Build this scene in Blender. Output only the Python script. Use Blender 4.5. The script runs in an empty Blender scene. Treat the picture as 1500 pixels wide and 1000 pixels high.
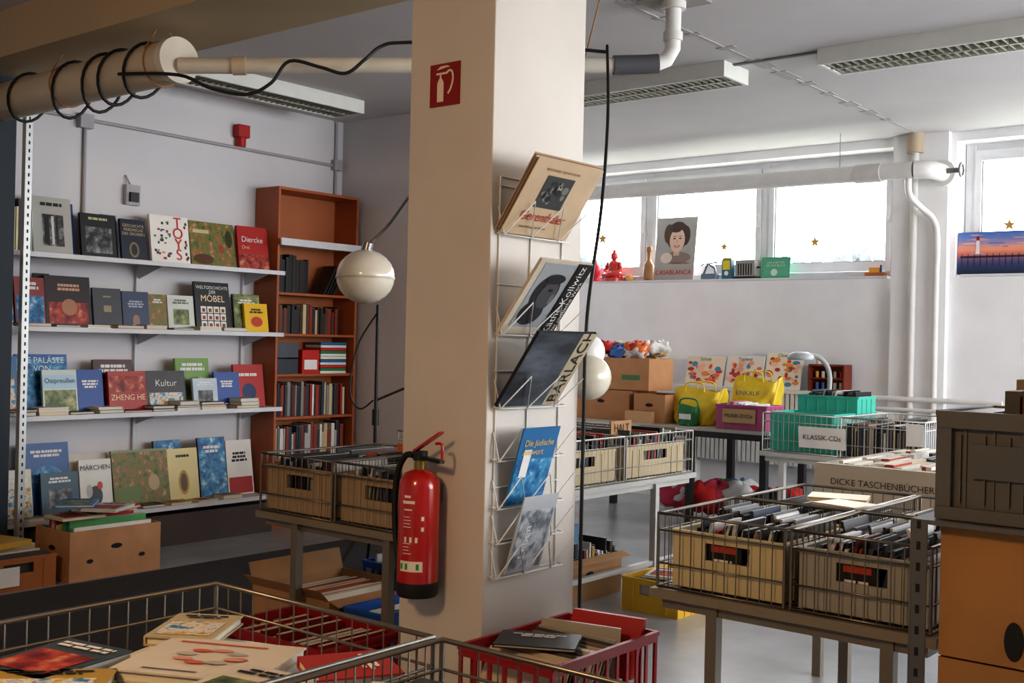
import bpy, math, random
from mathutils import Vector, Matrix
R=random.Random(7); JR=random.Random(99)
V=Vector
# ------------------------------------------------------------ materials
MC={}
def lin(h):
    c=[int(h[i:i+2],16)/255 for i in (0,2,4)]
    return tuple((x/12.92 if x<=.04045 else ((x+.055)/1.055)**2.4) for x in c)
def mat(h,rough=.6,metal=0,var=0,scale=8,bump=0,name=None,coat=0):
    k=(h,rough,metal,var,scale,bump,coat)
    if k in MC: return MC[k]
    m=bpy.data.materials.new(name or 'mat_'+h); m.use_nodes=True; nt=m.node_tree; b=nt.nodes['Principled BSDF']
    c=lin(h); b.inputs['Base Color'].default_value=(*c,1); b.inputs['Roughness'].default_value=rough; b.inputs['Metallic'].default_value=metal
    if coat: b.inputs['Coat Weight'].default_value=coat
    tc=nt.nodes.new('ShaderNodeTexCoord'); nz=nt.nodes.new('ShaderNodeTexNoise'); nz.inputs['Scale'].default_value=scale; nz.inputs['Detail'].default_value=4
    nt.links.new(tc.outputs['Object'],nz.inputs['Vector'])
    v=var or .04
    cr=nt.nodes.new('ShaderNodeValToRGB'); cr.color_ramp.elements[0].position=.3; cr.color_ramp.elements[1].position=.7
    cr.color_ramp.elements[0].color=(*[x*(1-v) for x in c],1); cr.color_ramp.elements[1].color=(*[min(1,x*(1+v)) for x in c],1)
    nt.links.new(nz.outputs['Fac'],cr.inputs['Fac']); nt.links.new(cr.outputs['Color'],b.inputs['Base Color'])
    if bump:
        bp=nt.nodes.new('ShaderNodeBump'); bp.inputs['Strength'].default_value=bump; bp.inputs['Distance'].default_value=.01
        nt.links.new(nz.outputs['Fac'],bp.inputs['Height']); nt.links.new(bp.outputs['Normal'],b.inputs['Normal'])
    MC[k]=m; return m
def pic(name,cols,scale=14,stretch=(1,1,1),rough=.45):
    if name in MC: return MC[name]
    m=bpy.data.materials.new(name); m.use_nodes=True; nt=m.node_tree; b=nt.nodes['Principled BSDF']; b.inputs['Roughness'].default_value=rough
    tc=nt.nodes.new('ShaderNodeTexCoord'); mp=nt.nodes.new('ShaderNodeMapping'); mp.inputs['Scale'].default_value=stretch
    nz=nt.nodes.new('ShaderNodeTexNoise'); nz.inputs['Scale'].default_value=scale; nz.inputs['Detail'].default_value=6; nz.inputs['Roughness'].default_value=.6
    nt.links.new(tc.outputs['Object'],mp.inputs['Vector']); nt.links.new(mp.outputs['Vector'],nz.inputs['Vector'])
    cr=nt.nodes.new('ShaderNodeValToRGB'); n=len(cols)
    while len(cr.color_ramp.elements)<n: cr.color_ramp.elements.new(.5)
    for i,h in enumerate(cols):
        cr.color_ramp.elements[i].position=.3+.4*i/(n-1); cr.color_ramp.elements[i].color=(*lin(h),1)
    nt.links.new(nz.outputs['Fac'],cr.inputs['Fac']); nt.links.new(cr.outputs['Color'],b.inputs['Base Color'])
    MC[name]=m; return m
P_BW=pic('print_bw',['111111','333333','777777','b0b0b0'],22)
P_GR=pic('print_landscape',['2f3a22','56683a','8f9560','c6c0a0'],16)
P_PAINT=pic('print_painting',['3a4a20','6a7a3e','98683a','c8b880'],26)
P_BLUE=pic('print_blue',['0a3a70','1f6aa0','4898c0','c8d8d8'],24)
P_RED=pic('print_red',['4a1010','8a2018','b84830','c8a078'],22)
P_COL=pic('print_multi',['a83828','c8a040','e0dcd0','3878a0','488858'],24)
WHITE=mat('e6e4e0',.5); PAPER=mat('d8d2c2',.8); BLACK=mat('141414',.5); DARK=mat('1c1a1a',.8)
CARD=mat('a9825c',.85,var=.12,scale=5,bump=.05); CARD2=mat('b8895e',.85,var=.1,scale=4)
WIRE=mat('8a8378',.35,.85); WIREW=mat('d8d8d4',.4); STEEL=mat('8a8a88',.4,.7)
TOPM=mat('857c6c',.5,var=.1,scale=6); LEG=mat('7c756a',.45,.3)
# ------------------------------------------------------------ mesh builder
class MB:
    def __init__(s,name): s.name=name; s.v=[]; s.f=[]; s.m=[]; s.sm=[]; s.mats=[]; s.texts=[]
    def mi(s,m):
        if m not in s.mats: s.mats.append(m)
        return s.mats.index(m)
    def add(s,vs,fs,m,smooth=False):
        b=len(s.v); s.v+= [tuple(p) for p in vs]; k=s.mi(m)
        for f in fs: s.f.append([b+i for i in f]); s.m.append(k); s.sm.append(smooth)
    def hexa(s,o,a,b,c,m):
        o,a,b,c=V(o),V(a),V(b),V(c)
        if a.cross(b).dot(c)<0: a,b=b,a
        # tiny inset so that abutting panels never share exactly the same plane
        for q in range(3):
            w=(a,b,c)[q]; L=w.length
            if L>.0035:
                e=JR.uniform(.00004,.0003)/L; o=o+w*e
                if q==0:a=a*(1-2*e)
                elif q==1:b=b*(1-2*e)
                else:c=c*(1-2*e)
        vs=[o,o+a,o+a+b,o+b,o+c,o+a+c,o+a+b+c,o+b+c]
        s.add(vs,[(0,3,2,1),(4,5,6,7),(0,1,5,4),(1,2,6,5),(2,3,7,6),(3,0,4,7)],m)
    def box(s,x0,y0,z0,x1,y1,z1,m): s.hexa((x0,y0,z0),(x1-x0,0,0),(0,y1-y0,0),(0,0,z1-z0),m)
    def rbox(s,cx,cy,z0,w,d,h,ang,m):
        c,n=math.cos(ang),math.sin(ang); a=V((c*w,n*w,0)); b=V((-n*d,c*d,0))
        s.hexa(V((cx,cy,z0))-a/2-b/2,a,b,(0,0,h),m)
    def poly(s,pts,m): s.add(pts,[tuple(range(len(pts)))],m)
    def tube(s,pts,r,m,seg=8,cap=True,closed=False):
        pts=[V(p) for p in pts]; n=len(pts); rs=r if isinstance(r,(list,tuple)) else [r]*n
        vs=[]; up=None
        for i,p in enumerate(pts):
            if closed: t=(pts[(i+1)%n]-pts[i-1])
            else: t=pts[min(i+1,n-1)]-pts[max(i-1,0)]
            t.normalize()
            if up is None: up=t.orthogonal().normalized()
            else:
                up=(up-t*up.dot(t))
                up=up.normalized() if up.length>1e-6 else t.orthogonal().normalized()
            w=t.cross(up)
            for k in range(seg):
                a=2*math.pi*k/seg; vs.append(p+(up*math.cos(a)+w*math.sin(a))*rs[i])
        fs=[]
        for i in range(n if closed else n-1):
            j=(i+1)%n
            for k in range(seg): fs.append((i*seg+k,i*seg+(k+1)%seg,j*seg+(k+1)%seg,j*seg+k))
        s.add(vs,fs,m,seg>4)
        if cap and not closed:
            s.add(vs[:seg],[tuple(reversed(range(seg)))],m); s.add(vs[-seg:],[tuple(range(seg))],m)
    def cyl(s,p0,p1,r,m,seg=20,r1=None): s.tube([p0,p1],[r,r if r1 is None else r1],m,seg)
    def lathe(s,c,prof,m,seg=24,axis=(0,0,1),sx=1,sy=1):
        c=V(c); ax=V(axis).normalized(); u=ax.orthogonal().normalized() if abs(ax.z)<.99 else V((1,0,0)); w=ax.cross(u); vs=[]; fs=[]
        for r,h in prof:
            for k in range(seg):
                a=2*math.pi*k/seg; vs.append(c+ax*h+u*(math.cos(a)*r*sx)+w*(math.sin(a)*r*sy))
        for i in range(len(prof)-1):
            for k in range(seg): fs.append((i*seg+k,i*seg+(k+1)%seg,(i+1)*seg+(k+1)%seg,(i+1)*seg+k))
        s.add(vs,fs,m,True)
    def sph(s,c,r,m,seg=20,a0=-90,a1=90,sq=1):
        n=12; s.lathe(c,[(max(1e-4,r*math.cos(math.radians(a0+(a1-a0)*i/n))),r*sq*math.sin(math.radians(a0+(a1-a0)*i/n))) for i in range(n+1)],m,seg)
    def blob(s,c,rx,ry,rz,m,seed=0,amp=.25,n=14):
        rr=random.Random(seed); ph=[rr.uniform(0,6.28) for _ in range(6)]; vs=[]; fs=[]
        for i in range(n+1):
            t=math.pi*i/n-math.pi/2
            for k in range(n*2):
                a=math.pi*k/n; d=1+amp*(.4*math.sin(3*a+ph[0]+2*t)+.35*math.sin(5*a+ph[1]-3*t)+.25*math.sin(7*t+ph[2]+2*a))
                vs.append((c[0]+rx*d*math.cos(t)*math.cos(a),c[1]+ry*d*math.cos(t)*math.sin(a),c[2]+rz*(d if i not in(0,n) else 1)*math.sin(t)))
        for i in range(n):
            for k in range(2*n): fs.append((i*2*n+k,i*2*n+(k+1)%(2*n),(i+1)*2*n+(k+1)%(2*n),(i+1)*2*n+k))
        s.add(vs,fs,m,True)
    def build(s,bevel=0):
        me=bpy.data.meshes.new(s.name); me.from_pydata(s.v,[],s.f)
        for m in s.mats: me.materials.append(m)
        me.polygons.foreach_set('material_index',s.m); me.polygons.foreach_set('use_smooth',s.sm); me.update()
        o=bpy.data.objects.new(s.name,me); bpy.context.collection.objects.link(o)
        if bevel:
            md=o.modifiers.new('bevel','BEVEL'); md.width=bevel; md.segments=2; md.limit_method='ANGLE'
        for (t,p,ux,uy,n,size,m,al) in s.texts:
            c=bpy.data.curves.new('lettering','FONT'); c.body=t; c.size=size; c.align_x=al; c.align_y='CENTER'; c.materials.append(m)
            to=bpy.data.objects.new('lettering',c); bpy.context.collection.objects.link(to)
            to.matrix_world=Matrix(((ux.x,uy.x,n.x,p.x),(ux.y,uy.y,n.y,p.y),(ux.z,uy.z,n.z,p.z),(0,0,0,1))); to.parent=o
        return o
class Pl:
    def __init__(s,mb,o,ux,uy):
        s.mb=mb; s.o=V(o); s.ux=V(ux).normalized(); s.uy=V(uy).normalized(); s.n=s.ux.cross(s.uy).normalized()
    def p(s,x,y,l=0): return s.o+s.ux*x+s.uy*y+s.n*l
    def rect(s,x0,y0,x1,y1,m,l=.001): s.mb.poly([s.p(x0,y0,l),s.p(x1,y0,l),s.p(x1,y1,l),s.p(x0,y1,l)],m)
    def ply(s,pts,m,l=.001): s.mb.poly([s.p(x,y,l) for x,y in pts],m)
    def ell(s,cx,cy,rx,ry,m,l=.001,n=24,a0=0,a1=360):
        s.ply([(cx+rx*math.cos(math.radians(a0+(a1-a0)*i/n)),cy+ry*math.sin(math.radians(a0+(a1-a0)*i/n))) for i in range(n)],m,l)
    def slab(s,x0,y0,x1,y1,l0,l1,m): s.mb.hexa(s.p(x0,y0,l0),s.ux*(x1-x0),s.uy*(y1-y0),s.n*(l1-l0),m)
    def text(s,t,x,y,size,m,l=.003,al='LEFT'): s.mb.texts.append((t,s.p(x,y,l),s.ux,s.uy,s.n,size,m,al))
def lines(pl,x0,y0,w,n,h,m,l=.002,rnd=None):
    for i in range(n):
        ww=w*(.6+.4*(rnd or R).random()); xo=(w-ww)/2
        x=x0+xo
        while x<x0+xo+ww-.006:
            k=min((rnd or R).uniform(.015,.045),x0+xo+ww-x); pl.rect(x,y0-i*h*1.5,x+k*.85,y0-i*h*1.5-h,m,l); x+=k
def cover(pl,w,h,t,col,style='t',ink=None,pm=None):
    ink=ink or WHITE
    pl.slab(0,0,w,h,-.003,0,col); pl.slab(0,0,w,h,-t,-t+.003,col); pl.slab(0,0,.004,h,-t,0,col); pl.slab(.004,.004,w-.005,h-.004,-t+.003,-.003,PAPER)
    if style=='t':
        lines(pl,w*.12,h*.88,w*.76,2,h*.05,ink); pl.rect(w*.2,h*.15,w*.8,h*.6,pm or P_BW)
    elif style=='b':
        pl.rect(w*.05,h*.05,w*.95,h*.62,pm or P_COL); lines(pl,w*.1,h*.9,w*.8,2,h*.06,ink)
    elif style=='f':
        pl.rect(0.002,0.002,w-.002,h-.002,pm or P_GR); lines(pl,w*.15,h*.86,w*.7,2,h*.045,ink)
    elif style=='m':
        lines(pl,w*.15,h*.75,w*.7,3,h*.045,ink); lines(pl,w*.3,h*.12,w*.4,1,h*.03,ink)
PAL=['2b2b30','5b2a22','8a2b22','1f3c60','d8d2c4','c9bfa8','e6e6e2','3b3b3b','6b6f78','244a38','b08a4a','7a1f2a','284a78','c8b070','4a3a30','a8a8a8','efe8d8','182030','b04a30']
CDP=['1a1a1c','2a2a2e','44454a','a8a8a8','c8c8c4','787878','101012','303a50','5a2a22','989078','202428','585858','d0d0d0','404040','1a1a1c','26262a','1a1a1c','3a3a3e']
def row(mb,x0,x1,y0,y1,z0,h0,h1,axis='x',th=(.008,.02),pal=PAL,lean=.0,rnd=None,pages=True):
    rr=rnd or R; a=x0 if axis=='x' else y0; e=x1 if axis=='x' else y1
    while a<e-.004:
        t=min(rr.uniform(*th),e-a); h=rr.uniform(h0,h1); m=mat(rr.choice(pal),.5); l=lean*rr.uniform(.3,1)*h; ins=rr.uniform(0,.015)
        if axis=='x':
            l=min(l,x1-a-t) if l>0 else max(l,x0-a); mb.hexa((a,y0+ins,z0),(t*.92,0,0),(0,y1-y0-2*ins,0),(l,0,h),m)
        else:
            l=min(l,y1-a-t) if l>0 else max(l,y0-a); mb.hexa((x0+ins,a,z0),(x1-x0-2*ins,0,0),(0,t*.92,0),(0,l,h),m)
        if pages and t>.012:
            if axis=='x': mb.hexa((a+.002+l,y0+ins+.003,z0+h),(t*.92-.004,0,0),(0,y1-y0-2*ins-.006,0),(0,0,.0008),PAPER)
            else: mb.hexa((x0+ins+.003,a+.002+l,z0+h),(x1-x0-2*ins-.006,0,0),(0,t*.92-.004,0),(0,0,.0008),PAPER)
        a+=t
def flatbook(mb,cx,cy,z,w,d,h,ang,col,deco=None,ink=None):
    mb.rbox(cx,cy,z,w,d,.003,ang,col); mb.rbox(cx,cy,z+.003,w-.008,d-.008,h-.006,ang,PAPER); mb.rbox(cx,cy,z+h-.003,w,d,.003,ang,col)
    c,n=math.cos(ang),math.sin(ang)
    sp=V((cx,cy,0))+V((-c,-n,0))*(w/2-.002); mb.rbox(sp.x,sp.y,z,.004,d,h,ang,col)
    pl=Pl(mb,V((cx,cy,z+h))-V((c,n,0))*w/2-V((-n,c,0))*d/2,(c,n,0),(-n,c,0))
    if deco=='pic': pl.rect(w*.1,d*.1,w*.9,d*.65,R.choice([P_COL,P_GR,P_BW,P_RED])); lines(pl,w*.1,d*.9,w*.8,2,d*.05,ink or BLACK)
    elif deco=='txt': lines(pl,w*.15,d*.8,w*.7,3,d*.05,ink or WHITE)
    return pl
def crate(mb,x0,x1,y0,y1,z0,z1,m,hole='y0',lat=False,t=.01):
    mb.box(x0,y0,z0,x1,y1,z0+t,m)
    def wall(o,u,L,nn,hole):
        o=V(o);u=V(u);nn=V(nn)*t;h=z1-z0
        if lat:
            n=max(3,int(L/.055))
            for zz in (0,h*.45,h-.035): mb.hexa(o+V((0,0,zz)),u*L,nn,(0,0,.03),m)
            for i in range(n+1): mb.hexa(o+nn*.15+u*(L-.014)*i/n,u*.014,nn*.7,(0,0,h),m)
        elif hole:
            a,b=L*.3,L*.7; c,d=h*.52,h*.82
            mb.hexa(o,u*a,nn,(0,0,h),m); mb.hexa(o+u*b,u*(L-b),nn,(0,0,h),m); mb.hexa(o+u*a,u*(b-a),nn,(0,0,c),m); mb.hexa(o+u*a+V((0,0,d)),u*(b-a),nn,(0,0,h-d),m)
        else: mb.hexa(o,u*L,nn,(0,0,h),m)
        if not lat:
            k=int(L/.06)
            for i in range(1,k):
                x=L*i/k
                if hole and L*.27<x<L*.73: continue
                mb.hexa(o+u*(x-.003)-nn*.35,u*.006,nn*.4,(0,0,h-.02),m)
        mb.hexa(o-nn*.6+V((0,0,h-.014)),u*L,nn*1.6,(0,0,.014),m)
    wall((x0,y0,z0),(1,0,0),x1-x0,(0,1,0),hole=='y0' or hole=='all')
    wall((x0,y1,z0),(1,0,0),x1-x0,(0,-1,0),hole=='all')
    wall((x1,y0,z0),(0,1,0),y1-y0,(-1,0,0),hole=='x1' or hole=='all')
    wall((x0,y0,z0),(0,1,0),y1-y0,(1,0,0),hole=='all')
def carton(mb,x0,x1,y0,y1,z0,z1,m,flaps=True,closed=False,holes=True):
    t=.005
    mb.box(x0+t,y0+t,z0,x1-t,y1-t,z0+t,m); mb.box(x0,y0,z0,x1,y0+t,z1,m); mb.box(x0,y1-t,z0,x1,y1,z1,m); mb.box(x0,y0+t,z0,x0+t,y1-t,z1,m); mb.box(x1-t,y0+t,z0,x1,y1-t,z1,m)
    if closed: mb.box(x0+t,y0+t,z1-t,x1-t,y1-t,z1-.001,m); mb.box(x0,(y0+y1)/2-.025,z1-.001,x1,(y0+y1)/2+.025,z1+.001,mat('9a7a50',.3))
    elif flaps:
        f=min(.1,(x1-x0)*.3)
        mb.hexa((x1,y0,z1),(f*.6,0,-f*.15),(0,y1-y0,0),(0,0,t),m); mb.hexa((x0,y0,z1),(-f*.3,0,f*.9),(0,y1-y0,0),(t,0,0),m)
        mb.hexa((x0,y0,z1),(x1-x0,0,0),(0,-f*.5,f*.5),(0,t,0),m)
    if holes:
        pl=Pl(mb,(x0,y0,z0),(1,0,0),(0,0,1)); pl.ell((x1-x0)/2,(z1-z0)*.62,.035,.014,DARK,.0012)
        pl=Pl(mb,(x1,y0,z0),(0,1,0),(0,0,1)); pl.ell((y1-y0)/2,(z1-z0)*.62,.035,.014,DARK,.0012)
def table(name,x0,x1,y0,y1,zt,legs,ztop=None,rail=None,lm=None,tm=None,baskets=None,rim=.84,wm=None,sp=.035):
    mb=MB(name); lm=lm or LEG; tm=tm or TOPM; wm=wm or WIRE
    mb.box(x0,y0,zt-.028,x1,y1,zt,tm); mb.box(x0+.03,y0+.03,zt-.06,x1-.03,y1-.03,zt-.028,lm)
    for lx,ly in legs: mb.box(lx-.018,ly-.018,0,lx+.018,ly+.018,zt-.028,lm)
    if rail:
        mb.box(x1-.05,y0+.02,rail,x1-.02,y1-.02,rail+.025,lm); mb.box(x0+.02,y0+.02,rail,x0+.05,y1-.02,rail+.025,lm)
    for (a,b,c,d) in baskets or []:
        z0=zt+.006
        for zz,rr in ((rim,.005),(rim-.05,.003),(z0+.07,.003),(z0,.0045)):
            mb.tube([(a,c,zz),(b,c,zz),(b,d,zz),(a,d,zz)],rr,wm,6,closed=True)
        for px,py in ((a,c),(b,c),(b,d),(a,d)): mb.tube([(px,py,z0),(px,py,rim)],.005,wm,6)
        n=int((b-a)/sp)
        for i in range(1,n):
            x=a+(b-a)*i/n; mb.tube([(x,c,rim),(x,c,z0),(x,d,z0),(x,d,rim)],.0019,wm,4,cap=False)
        n=int((d-c)/sp)
        for i in range(1,n):
            y=c+(d-c)*i/n; mb.tube([(a,y,rim),(a,y,z0),(b,y,z0),(b,y,rim)],.0019,wm,4,cap=False)
    return mb.build()
# ------------------------------------------------------------ room
WALL=mat('d8d6d8',.75,var=.05,scale=1.2,bump=.15,name='plaster_white'); CEIL=mat('cac7c8',.8,var=.04,scale=1.5,name='ceiling_paint')
def shell(name,boxes,m,bevel=0):
    mb=MB(name)
    for b in boxes: mb.box(*b,m)
    return mb.build(bevel)
fm=mat('a4a6a8',.24,var=.16,scale=2.2,bump=.03,name='floor_concrete')
shell('floor',[(-8.2,-3,-.1,3.2,9,0)],fm)
shell('ceiling',[(-8.2,-3,3,3.2,9,3.1)],CEIL)
shell('wall_left',[(-6.73,-3,0,-6.53,5.92,3)],WALL)
shell('wall_partition',[(-6.73,5.92,0,-5.1,6.12,3)],WALL)
shell('wall_left_rear',[(-8.2,6.12,0,-8,8.7,3),(-8.2,5.92,0,-6.73,6.12,3)],WALL)
bm=mat('ecebec',.7,var=.04,scale=3,bump=.2,name='wall_painted_block')
shell('wall_back',[(-8.2,8.7,0,3.2,9.0,1.91),(-8.2,8.7,2.93,3.2,9.0,3),(-3.28,8.7,1.91,-2.8,9.0,2.93),(-8.2,8.7,1.91,-8,9,2.93)],bm)
shell('trim_pilaster',[(-3.26,8.63,0,-2.84,8.7,3)],bm)
shell('wall_front',[(-8.2,-3.2,0,3.2,-3,3)],WALL)
shell('wall_right',[(3,-3,0,3.2,9,.9),(3,-3,2.85,3.2,9,3),(3,-3,.9,3.2,3.6,2.85),(3,8.5,.9,3.2,9,2.85)],WALL)
beamm=mat('b8a688',.75,var=.05,scale=1.5,name='beam_paint')
shell('trim_ceiling_beam',[(-6.53,2.86,2.76,-2.811,3.374,3),(-2.426,2.86,2.76,3,3.374,3)],beamm)
shell('column',[(-2.811,2.86,0,-2.426,3.374,3)],mat('cdc7be',.6,var=.06,scale=2,bump=.1,name='column_paint'),.004)
mb=MB('trim_ceiling_seam'); g=mat('b4b1b1',.8,var=.1,scale=30)
mb.box(-3.075,3.6,2.996,-3.055,8.6,3.0,g); mb.box(-3.2,5.92,2.99,-2.66,5.95,3,mat('75757a',.7)); mb.box(-1.2,3.5,2.996,-1.18,8.6,3,g)
for i in range(12):
    y=4.2+i*.34; mb.box(-3.10-.03*R.random(),y,2.9965,-3.03+.03*R.random(),y+.2*R.random()+.03,2.9995,g)
mb.build()
mb=MB('floor_runner_carpet'); mb.box(-5.6,-2,0.001,-3.98,5.22,.008,mat('3a3a3c',.95,var=.15,scale=40)); mb.build()
FR=mat('dcdcde',.4,name='window_frame_white')
GK=mat('6a6a6c',.6,name='window_gasket')
gl=bpy.data.materials.new('window_glass'); gl.use_nodes=True; nt=gl.node_tree; nt.nodes.clear()
o_=nt.nodes.new('ShaderNodeOutputMaterial'); mx=nt.nodes.new('ShaderNodeMixShader'); tr=nt.nodes.new('ShaderNodeBsdfTransparent'); gs=nt.nodes.new('ShaderNodeBsdfGlossy'); gs.inputs['Roughness'].default_value=.02
mx.inputs[0].default_value=.05; nt.links.new(tr.outputs[0],mx.inputs[1]); nt.links.new(gs.outputs[0],mx.inputs[2]); nt.links.new(mx.outputs[0],o_.inputs[0])
def window(name,x0,x1,mull,z0=1.93,z1=2.93):
    mb=MB(name)
    mb.box(x0,8.705,1.912,x1,8.99,1.93,FR)
    mb.box(x0,8.91,z0,x1,8.98,z0+.05,FR); mb.box(x0,8.91,z1-.05,x1,8.98,z1,FR)
    xs=[x0]+mull+[x1]
    for x in xs: mb.box(x-.035,8.90,z0,x+.035,8.985,z1,FR)
    for a,b in zip(xs[:-1],xs[1:]):
        a+=.035;b-=.035
        for q in ((a+.004,z0+.05,a+.05,z1-.05),(b-.05,z0+.05,b-.004,z1-.05),(a+.05,z0+.055,b-.05,z0+.13),(a+.05,z1-.13,b-.05,z1-.05)): mb.box(q[0],8.88,q[1],q[2],8.96,q[3],FR)
        for q in ((a+.05,z0+.13,a+.056,z1-.13),(b-.056,z0+.13,b-.05,z1-.13),(a+.05,z0+.13,b-.05,z0+.136)): mb.box(q[0],8.90,q[1],q[2],8.93,q[3],GK)
        mb.box(a+.05,8.93,z0+.13,b-.05,8.935,z1-.13,gl)
        mb.box(b-.035,8.865,z0+.45,b-.015,8.88,z0+.57,WHITE)
    mb.build()
window('window_1',-7.95,-3.32,[-6.8,-5.63,-4.46]); window('window_2',-2.76,2.95,[-1.3,.2,1.6])
mb=MB('added_side_window')  # unseen window, added in the right wall to bring in side daylight
for y in (3.6,5.2,6.8,8.5): mb.box(3.05,y-.04,.9,3.12,y+.04,2.85,FR)
mb.box(3.05,3.6,.9,3.12,8.5,.97,FR); mb.box(3.05,3.6,2.78,3.12,8.5,2.85,FR); mb.build()
mb=MB('garden_ground'); mb.box(-14,9.05,1.5,8,22,1.6,mat('b8bcae',.9,var=.2,scale=2))
for i,(x,y,s) in enumerate([(-8.6,11.3,.95),(-4.6,11,.72),(-6.9,12.5,.8),(-2.2,11,.7),(-5.6,11.5,.75),(-7.7,12,.9)]):
    rr=random.Random(i)
    for k in range(110):
        a=rr.uniform(0,6.28); e=rr.uniform(.1,1.4); L=s*rr.uniform(.5,1); p=V((math.cos(a)*math.cos(e),math.sin(a)*math.cos(e),math.sin(e)))*L+V((x,y,1.59))
        mb.tube([(x,y,1.56),p],.008,mat('62625e',.8),4)
        for j in range(5):
            q=p+V((rr.uniform(-.15,.15),rr.uniform(-.15,.15),rr.uniform(-.15,.1))); mb.poly([q,q+V((.07,.01,.03)),q+V((.09,0,-.02)),q+V((.03,-.01,-.06))],mat('60666a',.8))
mb.build()
# ------------------------------------------------------------ ceiling fixtures
def fixture(name,x0,x1,y0,y1,along):
    mb=MB(name); b=mat('d8d8d2',.5); gr=mat('b0b0a4',.35,.5); z0,z1=2.91,3.0
    mb.box(x0+.02,y0+.02,z0+.035,x1-.02,y1-.02,z1-.003,b); mb.box(x0,y0,z0,x1,y0+.02,z1,b); mb.box(x0,y1-.02,z0,x1,y1,z1,b); mb.box(x0,y0+.02,z0,x0+.02,y1-.02,z1,b); mb.box(x1-.02,y0+.02,z0,x1,y1-.02,z1,b)
    if along=='x':
        n=int((x1-x0)/.045)
        for i in range(1,n): x=x0+(x1-x0)*i/n; mb.box(x-.002,y0+.02,z0+.002,x+.002,y1-.02,z0+.034,gr)
        mb.box(x0+.02,(y0+y1)/2-.006,z0,x1-.02,(y0+y1)/2+.006,z0+.034,gr)
    else:
        n=int((y1-y0)/.045)
        for i in range(1,n): y=y0+(y1-y0)*i/n; mb.box(x0+.02,y-.002,z0+.002,x1-.02,y+.002,z0+.034,gr)
        mb.box((x0+x1)/2-.006,y0+.02,z0,(x0+x1)/2+.006,y1-.02,z0+.034,gr)
    mb.build()
fixture('ceiling_louver_light',-4.75,-3.2,5.82,6.12,'x'); fixture('ceiling_louver_light',-2.66,-1.1,5.88,6.18,'x'); fixture('ceiling_louver_light',-6.1,-5.8,3.9,5.45,'y')
# ------------------------------------------------------------ pipes
PW=mat('cfc4b0',.5,var=.05,scale=5,name='pipe_wrap'); PW2=mat('dcdad6',.45,name='pipe_white')
mb=MB('insulated_ceiling_pipe')
mb.cyl((-6.53,3.055,2.6),(-4.5,3.055,2.606),.1,PW,28); mb.cyl((-4.53,3.055,2.606),(-4.485,3.055,2.606),.106,mat('dcd6c8',.5),28)
PA,PB=V((-4.49,3.055,2.58)),V((-3.05,4.47,2.675))
mb.tube([PA,PB],.037,mat('d0cabc',.45),14)
for t in (.12,.82): mb.cyl(PA.lerp(PB,t),PA.lerp(PB,t+.03),.044,mat('c8b8a0',.5),14)
mb.tube([PB,(-3.0,4.52,2.68),(-2.93,4.58,2.685),(-2.89,4.615,2.69)],[.046]*4,mat('5a5a5e',.5),14)
mb.tube([(-2.9,4.6,2.685),(-2.86,4.64,2.71),(-2.84,4.66,2.76),(-2.84,4.66,3.0)],.037,PW2,14); mb.cyl((-2.84,4.66,2.8),(-2.84,4.66,2.84),.047,PW2,14)
mb.box(-2.98,4.55,2.985,-2.70,4.78,3.0,mat('9a9690',.6)); mb.cyl((-2.84,4.66,2.95),(-2.84,4.66,2.985),.06,PW2,14)
for x in (-5.45,-4.62,):
    mb.tube([(x,2.96,2.66),(x,3.02,2.76),],.004,CARD,5); mb.tube([(x,3.15,2.66),(x,3.09,2.76)],.004,CARD,5); 
    mb.tube([(x,3.055+.104*math.cos(a*.26),2.604+.104*math.sin(a*.26)) for a in range(24)],.004,CARD,5,closed=True)
mb.tube([(-3.0,4.3,3.0),(-3.15,4.37,2.68)],.004,CARD,5)
mb.build()
mb=MB('black_cable')
def fp(d,r,z): return V((-.6307*d+.776*r,.776*d+.6307*r,z))
def smooth(pts,n=6):
    pts=[V(p) for p in pts]; out=[]
    for i in range(len(pts)-1):
        p0,p1,p2,p3=pts[max(i-1,0)],pts[i],pts[i+1],pts[min(i+2,len(pts)-1)]
        for k in range(n):
            t=k/n; out.append(.5*((2*p1)+(-p0+p2)*t+(2*p0-5*p1+4*p2-p3)*t*t+(-p0+3*p1-3*p2+p3)*t**3))
    return out+[pts[-1]]
for x,sag in ((-5.85,.02),(-5.4,.05),(-5.12,.05),(-4.98,.03),(-4.76,.02)):
    mb.tube([(x+.05*math.sin(a*.3),3.055+.112*math.cos(a*.3),2.604+(.112+sag*(math.sin(a*.3)<0))*math.sin(a*.3)) for a in range(21)],.008,BLACK,6,closed=True)
mb.tube(smooth([(-4.8,2.94,2.56),fp(5.1,-1.53,2.515),fp(5.12,-1.38,2.46),fp(5.15,-1.23,2.445),fp(5.15,-1.12,2.50),fp(5.15,-1.04,2.60),fp(5.17,-.9,2.58),fp(5.17,-.787,2.555),fp(5.17,-.7,2.62),fp(5.2,-.63,2.69),fp(5.2,-.52,2.71),fp(5.2,-.1,2.72),fp(5.25,.41,2.70)]),.008,BLACK,6)
mb.tube(smooth([fp(5.25,.41,2.73),(-2.82,4.1,2.35),(-2.6,3.75,1.9),(-2.41,3.40,1.45),(-2.405,3.385,1.0),(-2.405,3.385,.45),(-2.405,3.39,.02)]),.007,BLACK,6)
mb.build()
mb=MB('radiator_supply_pipe'); pz=2.675
mb.tube([(-7.9,8.3,pz+.025),(-2.98,8.3,pz)],.0625,PW2,20); mb.tube(smooth([(-2.98,8.3,pz),(-2.9,8.33,pz),(-2.86,8.42,pz),(-2.86,8.6,pz)],4),.066,PW2,20)
mb.cyl((-3.42,8.3,pz),(-3.22,8.3,pz),.07,mat('cfccc6',.5),20)
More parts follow.
